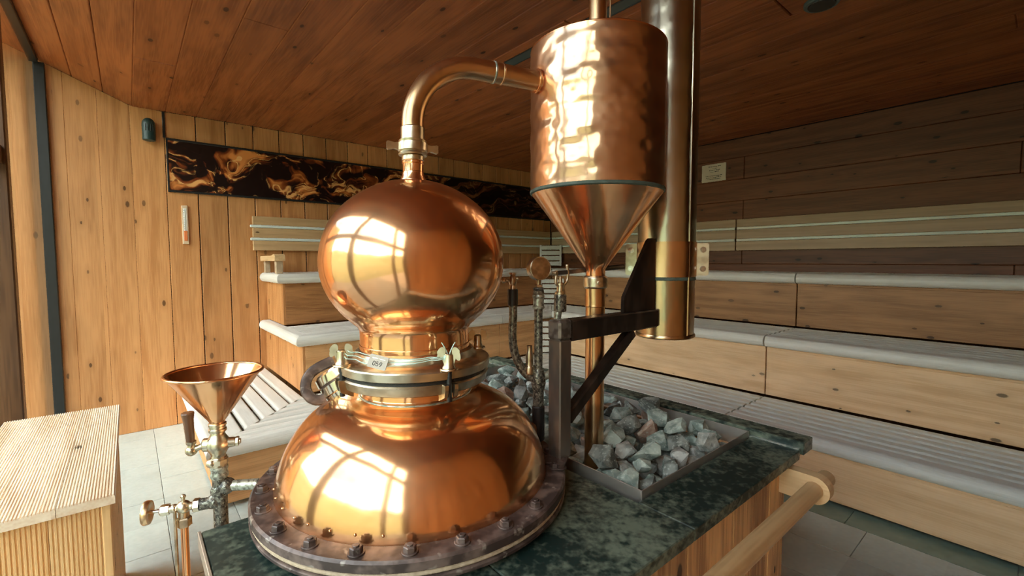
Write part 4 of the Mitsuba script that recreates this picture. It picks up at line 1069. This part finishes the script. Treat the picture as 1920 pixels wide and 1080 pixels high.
obj(fu, 'lever_ball', cat(sphere(ke, 0.0135, 2), lathe([(0.009, 0.008), (0.008, 0.014), (0.011, 0.018), (0.0115, 0.024), (0, 0.024)], ke, Z, 20)), 'brass', 40, label='brass ball of the cock lever')
hd_ = Z + kd * -0.05
obj(fu, 'lever_handle', lathe([(0, 0.022), (0.0085, 0.022), (0.0095, 0.026), (0.0115, 0.078), (0.0135, 0.091), (0.0145, 0.095), (0.013, 0.0985), (0, 0.1)], ke, hd_, 24), 'handle_wood', 35, label='dark turned handle')
obj(fu, 'union_nut', cat(hexnut(SP + [0, 0, 0.982], Z, 0.0215, 0.014, 8), lathe([(0, 0.976), (0.0185, 0.976), (0.0185, 0.983), (0, 0.983)], SP, Z, 24), torus(SP + [0, 0, 0.9975], Z, 0.0165, 0.003, 28, 8)), 'brass', 30, label='brass union nut')
ub = SP + [0, 0, 0.9885] - kd * 0.016 - vb * 0.010
obj(fu, 'union_ear', sphere(ub, 0.0125, 2, (1, 1, 1)), 'brass', True)
obj(fu, 'green_coupling', lathe([(0, 0.945), (0.0185, 0.945), (0.0205, 0.949), (0.0205, 0.955), (0.0185, 0.959), (0.019, 0.966), (0.0205, 0.969), (0.020, 0.974), (0.0175, 0.976), (0, 0.976)], SP, Z, 32), 'galvanised_light', 35, label='pale greenish coupling')
obj(fu, 'stand_pipe', cyl(SP + [0, 0, 0.0], SP + [0, 0, 0.946], 0.0165, 24, 0.001), 'galvanised', 40, label='mottled stand pipe')
to_still = AX - SP; to_still[2] = 0; Ls = np.linalg.norm(to_still); to_still /= Ls
pz = SP + [0, 0, 0.921]
obj(fu, 'feed_pipe', cyl(pz, SP + to_still * (Ls - 0.406) + [0, 0, 0.921], 0.0135, 24, 0.001), 'galvanised_light', 40)
wb = []
for c_, r0 in ((SP + [0, 0, 0.921] + to_still * 0.016, 0.0205), (SP + [0, 0, 0.912], 0.0205), (SP + [0, 0, 0.884] - kd * 0.012, 0.019)):
    m_ = trimesh.creation.icosphere(subdivisions=3, radius=1.0)
    vv = c_ + m_.vertices * r0
    vv = vv + m_.vertices * 0.006 * (meshkit.fbm(vv * 120, 3, 8)[:, None] - 0.5)
    wb.append(tm(vv, m_.faces))
obj(fu, 'weld_lump', cat(*wb), 'galvanised', True, label='lumpy weld at the pipe joints')
ez = SP + [0, 0, 0.882]
sdn = -kd
obj(fu, 'side_branch', cyl(ez, ez + sdn * 0.044, 0.0145, 24, 0.001), 'galvanised', 40)
obj(fu, 'branch_ring', cyl(ez + sdn * 0.043, ez + sdn * 0.046, 0.0145, 24, 0.0004), 'black_rubber')
obj(fu, 'branch_nut', hexnut(ez + sdn * 0.046, sdn, 0.0165, 0.014), 'brass', 30, label='brass branch nut')
vb_c = ez + sdn * 0.080
obj(fu, 'needle_valve_body', cat(sphere(vb_c, 0.0165, 3, (1, 1, 1.0)), cyl(vb_c - sdn * 0.022, vb_c + sdn * 0.030, 0.0095, 20), cyl(vb_c + Z * 0.012, vb_c + Z * 0.024, 0.004, 14), sphere(vb_c + Z * 0.027, 0.0060, 2), sphere(vb_c + sdn * 0.020, 0.0105, 2)), 'brass', 40, label='brass needle valve body')
obj(fu, 'bonnet_nut', hexnut(vb_c + sdn * 0.029, sdn, 0.0135, 0.020), 'brass', 30)
obj(fu, 'valve_spindle', cyl(vb_c + sdn * 0.049, vb_c + sdn * 0.076, 0.0042, 14), 'chrome', 40, label='steel valve spindle')
obj(fu, 'hand_wheel', lathe([(0, -0.001), (0.010, -0.002), (0.0215, -0.005), (0.0275, -0.004), (0.0285, 0.001), (0.0285, 0.006), (0.027, 0.009), (0.012, 0.008), (0, 0.009)], vb_c + sdn * 0.073, sdn, 40), 'copper_tarnished', 35, label='round copper hand wheel')
obj(fu, 'drain_nut', cat(cyl(vb_c - Z * 0.010, vb_c - Z * 0.026, 0.012, 20), rot(hexnut(vb_c - Z * 0.048, Z, 0.0165, 0.023), vb_c, Z, 20)), 'brass_old', 30, label='brass drain nut')
obj(fu, 'drain_tube', cyl(vb_c - Z * 0.045, vb_c - Z * 0.60, 0.0085, 18), 'copper', 40, label='thin copper drain tube')
rb = vb_c + sdn * 0.018 - vb * 0.012
obj(fu, 'gauge_rod', cyl(rb, rb - Z * 0.62, 0.0035, 12), 'brass_old', 40, label='thin hanging brass rod')

# ------------------------------------------------------------------ ribbed wooden box by the window
b = thing('ribbed_box', 'pale wooden box clad in finely ribbed boards standing by the window', 'box')
def ribbed(w, rib=0.0074, t=0.028, d=0.0045):
    n = int(round(w / rib)); rib = w / n
    top = []
    for k in range(n):
        u = k * rib
        top += [(u, t - d), (u + 0.16 * rib, t), (u + 0.62 * rib, t), (u + 0.76 * rib, t - d)]
    return sg.Polygon([(0, 0)] + top + [(w, t - d), (w, 0)])
BX0, BX1, BY0, BY1, BZ = -0.430, -0.056, 1.742, 2.838, 0.820
w3 = (BX1 - BX0) / 3
for k in range(3):
    obj(b, 'top_board', extr(ribbed(w3 - 0.0012), (BX0 + w3 * k + 0.0006, BY0, BZ - 0.028), X, Z, Y, BY1 - BY0), 'wood_deck')
fx0, fx1 = BX0 + 0.012, BX1 - 0.012
obj(b, 'corner_post', rbox(fx1 - 0.02, fx1, BY0 + 0.018, BY0 + 0.036, 0.0, BZ - 0.029, 0.002), 'wood_box')
wf = (fx1 - 0.0205 - fx0) / 3
for k in range(3):
    obj(b, 'front_board', extr(ribbed(wf - 0.0015, 0.0098, 0.016, 0.0032), (fx0 + wf * k, BY0 + 0.034, 0.0), X, -Y, Z, BZ - 0.0295), 'wood_box')
ln = BY1 - 0.02 - (BY0 + 0.037)
for k in range(9):
    w_ = ln / 9
    obj(b, 'side_board', extr(ribbed(w_ - 0.0015, 0.0098, 0.016, 0.0032), (fx1 - 0.016, BY0 + 0.037 + w_ * k, 0.0), Y, X, Z, BZ - 0.0295), 'wood_box')
obj(b, 'back_panel', rbox(fx0, fx1 - 0.018, BY1 - 0.03, BY1 - 0.02, 0.0, BZ - 0.03, 0.002), 'wood_box')

# ------------------------------------------------------------------ outside (seen in the copper and through the glass)
struct('ground')
obj(None, 'ground', tm([[-250, -250, -0.35], [250, -250, -0.35], [250, 250, -0.35], [-250, 250, -0.35]], [[0, 1, 2], [0, 2, 3]]), 'lawn')
struct('terrace')
obj(None, 'terrace', rbox(-3.2, -0.52, YR - 3, YW + 0.2, -0.3, -0.02, 0.01), 'terrace_paving')
nx_, ny_ = 70, 26
az = np.linspace(math.radians(95), math.radians(300), nx_)
dist = np.linspace(70, 210, ny_)
A_, D_ = np.meshgrid(az, dist, indexing='ij')
P = np.stack([D_ * np.cos(A_), D_ * np.sin(A_), 0 * D_], -1)
hh = np.clip((D_ - 70) / 90, 0, 1) * (10 + 34 * meshkit.fbm(P / 45.0 + 5, 4, 6))
P[..., 2] = hh - 0.4
i, j = np.meshgrid(np.arange(nx_ - 1), np.arange(ny_ - 1), indexing='ij')
q = np.stack([i * ny_ + j, (i + 1) * ny_ + j, (i + 1) * ny_ + j + 1, i * ny_ + j + 1], -1).reshape(-1, 4)
struct('hills')
obj(None, 'hills', (P.reshape(-1, 3), q), 'hill_green', True)
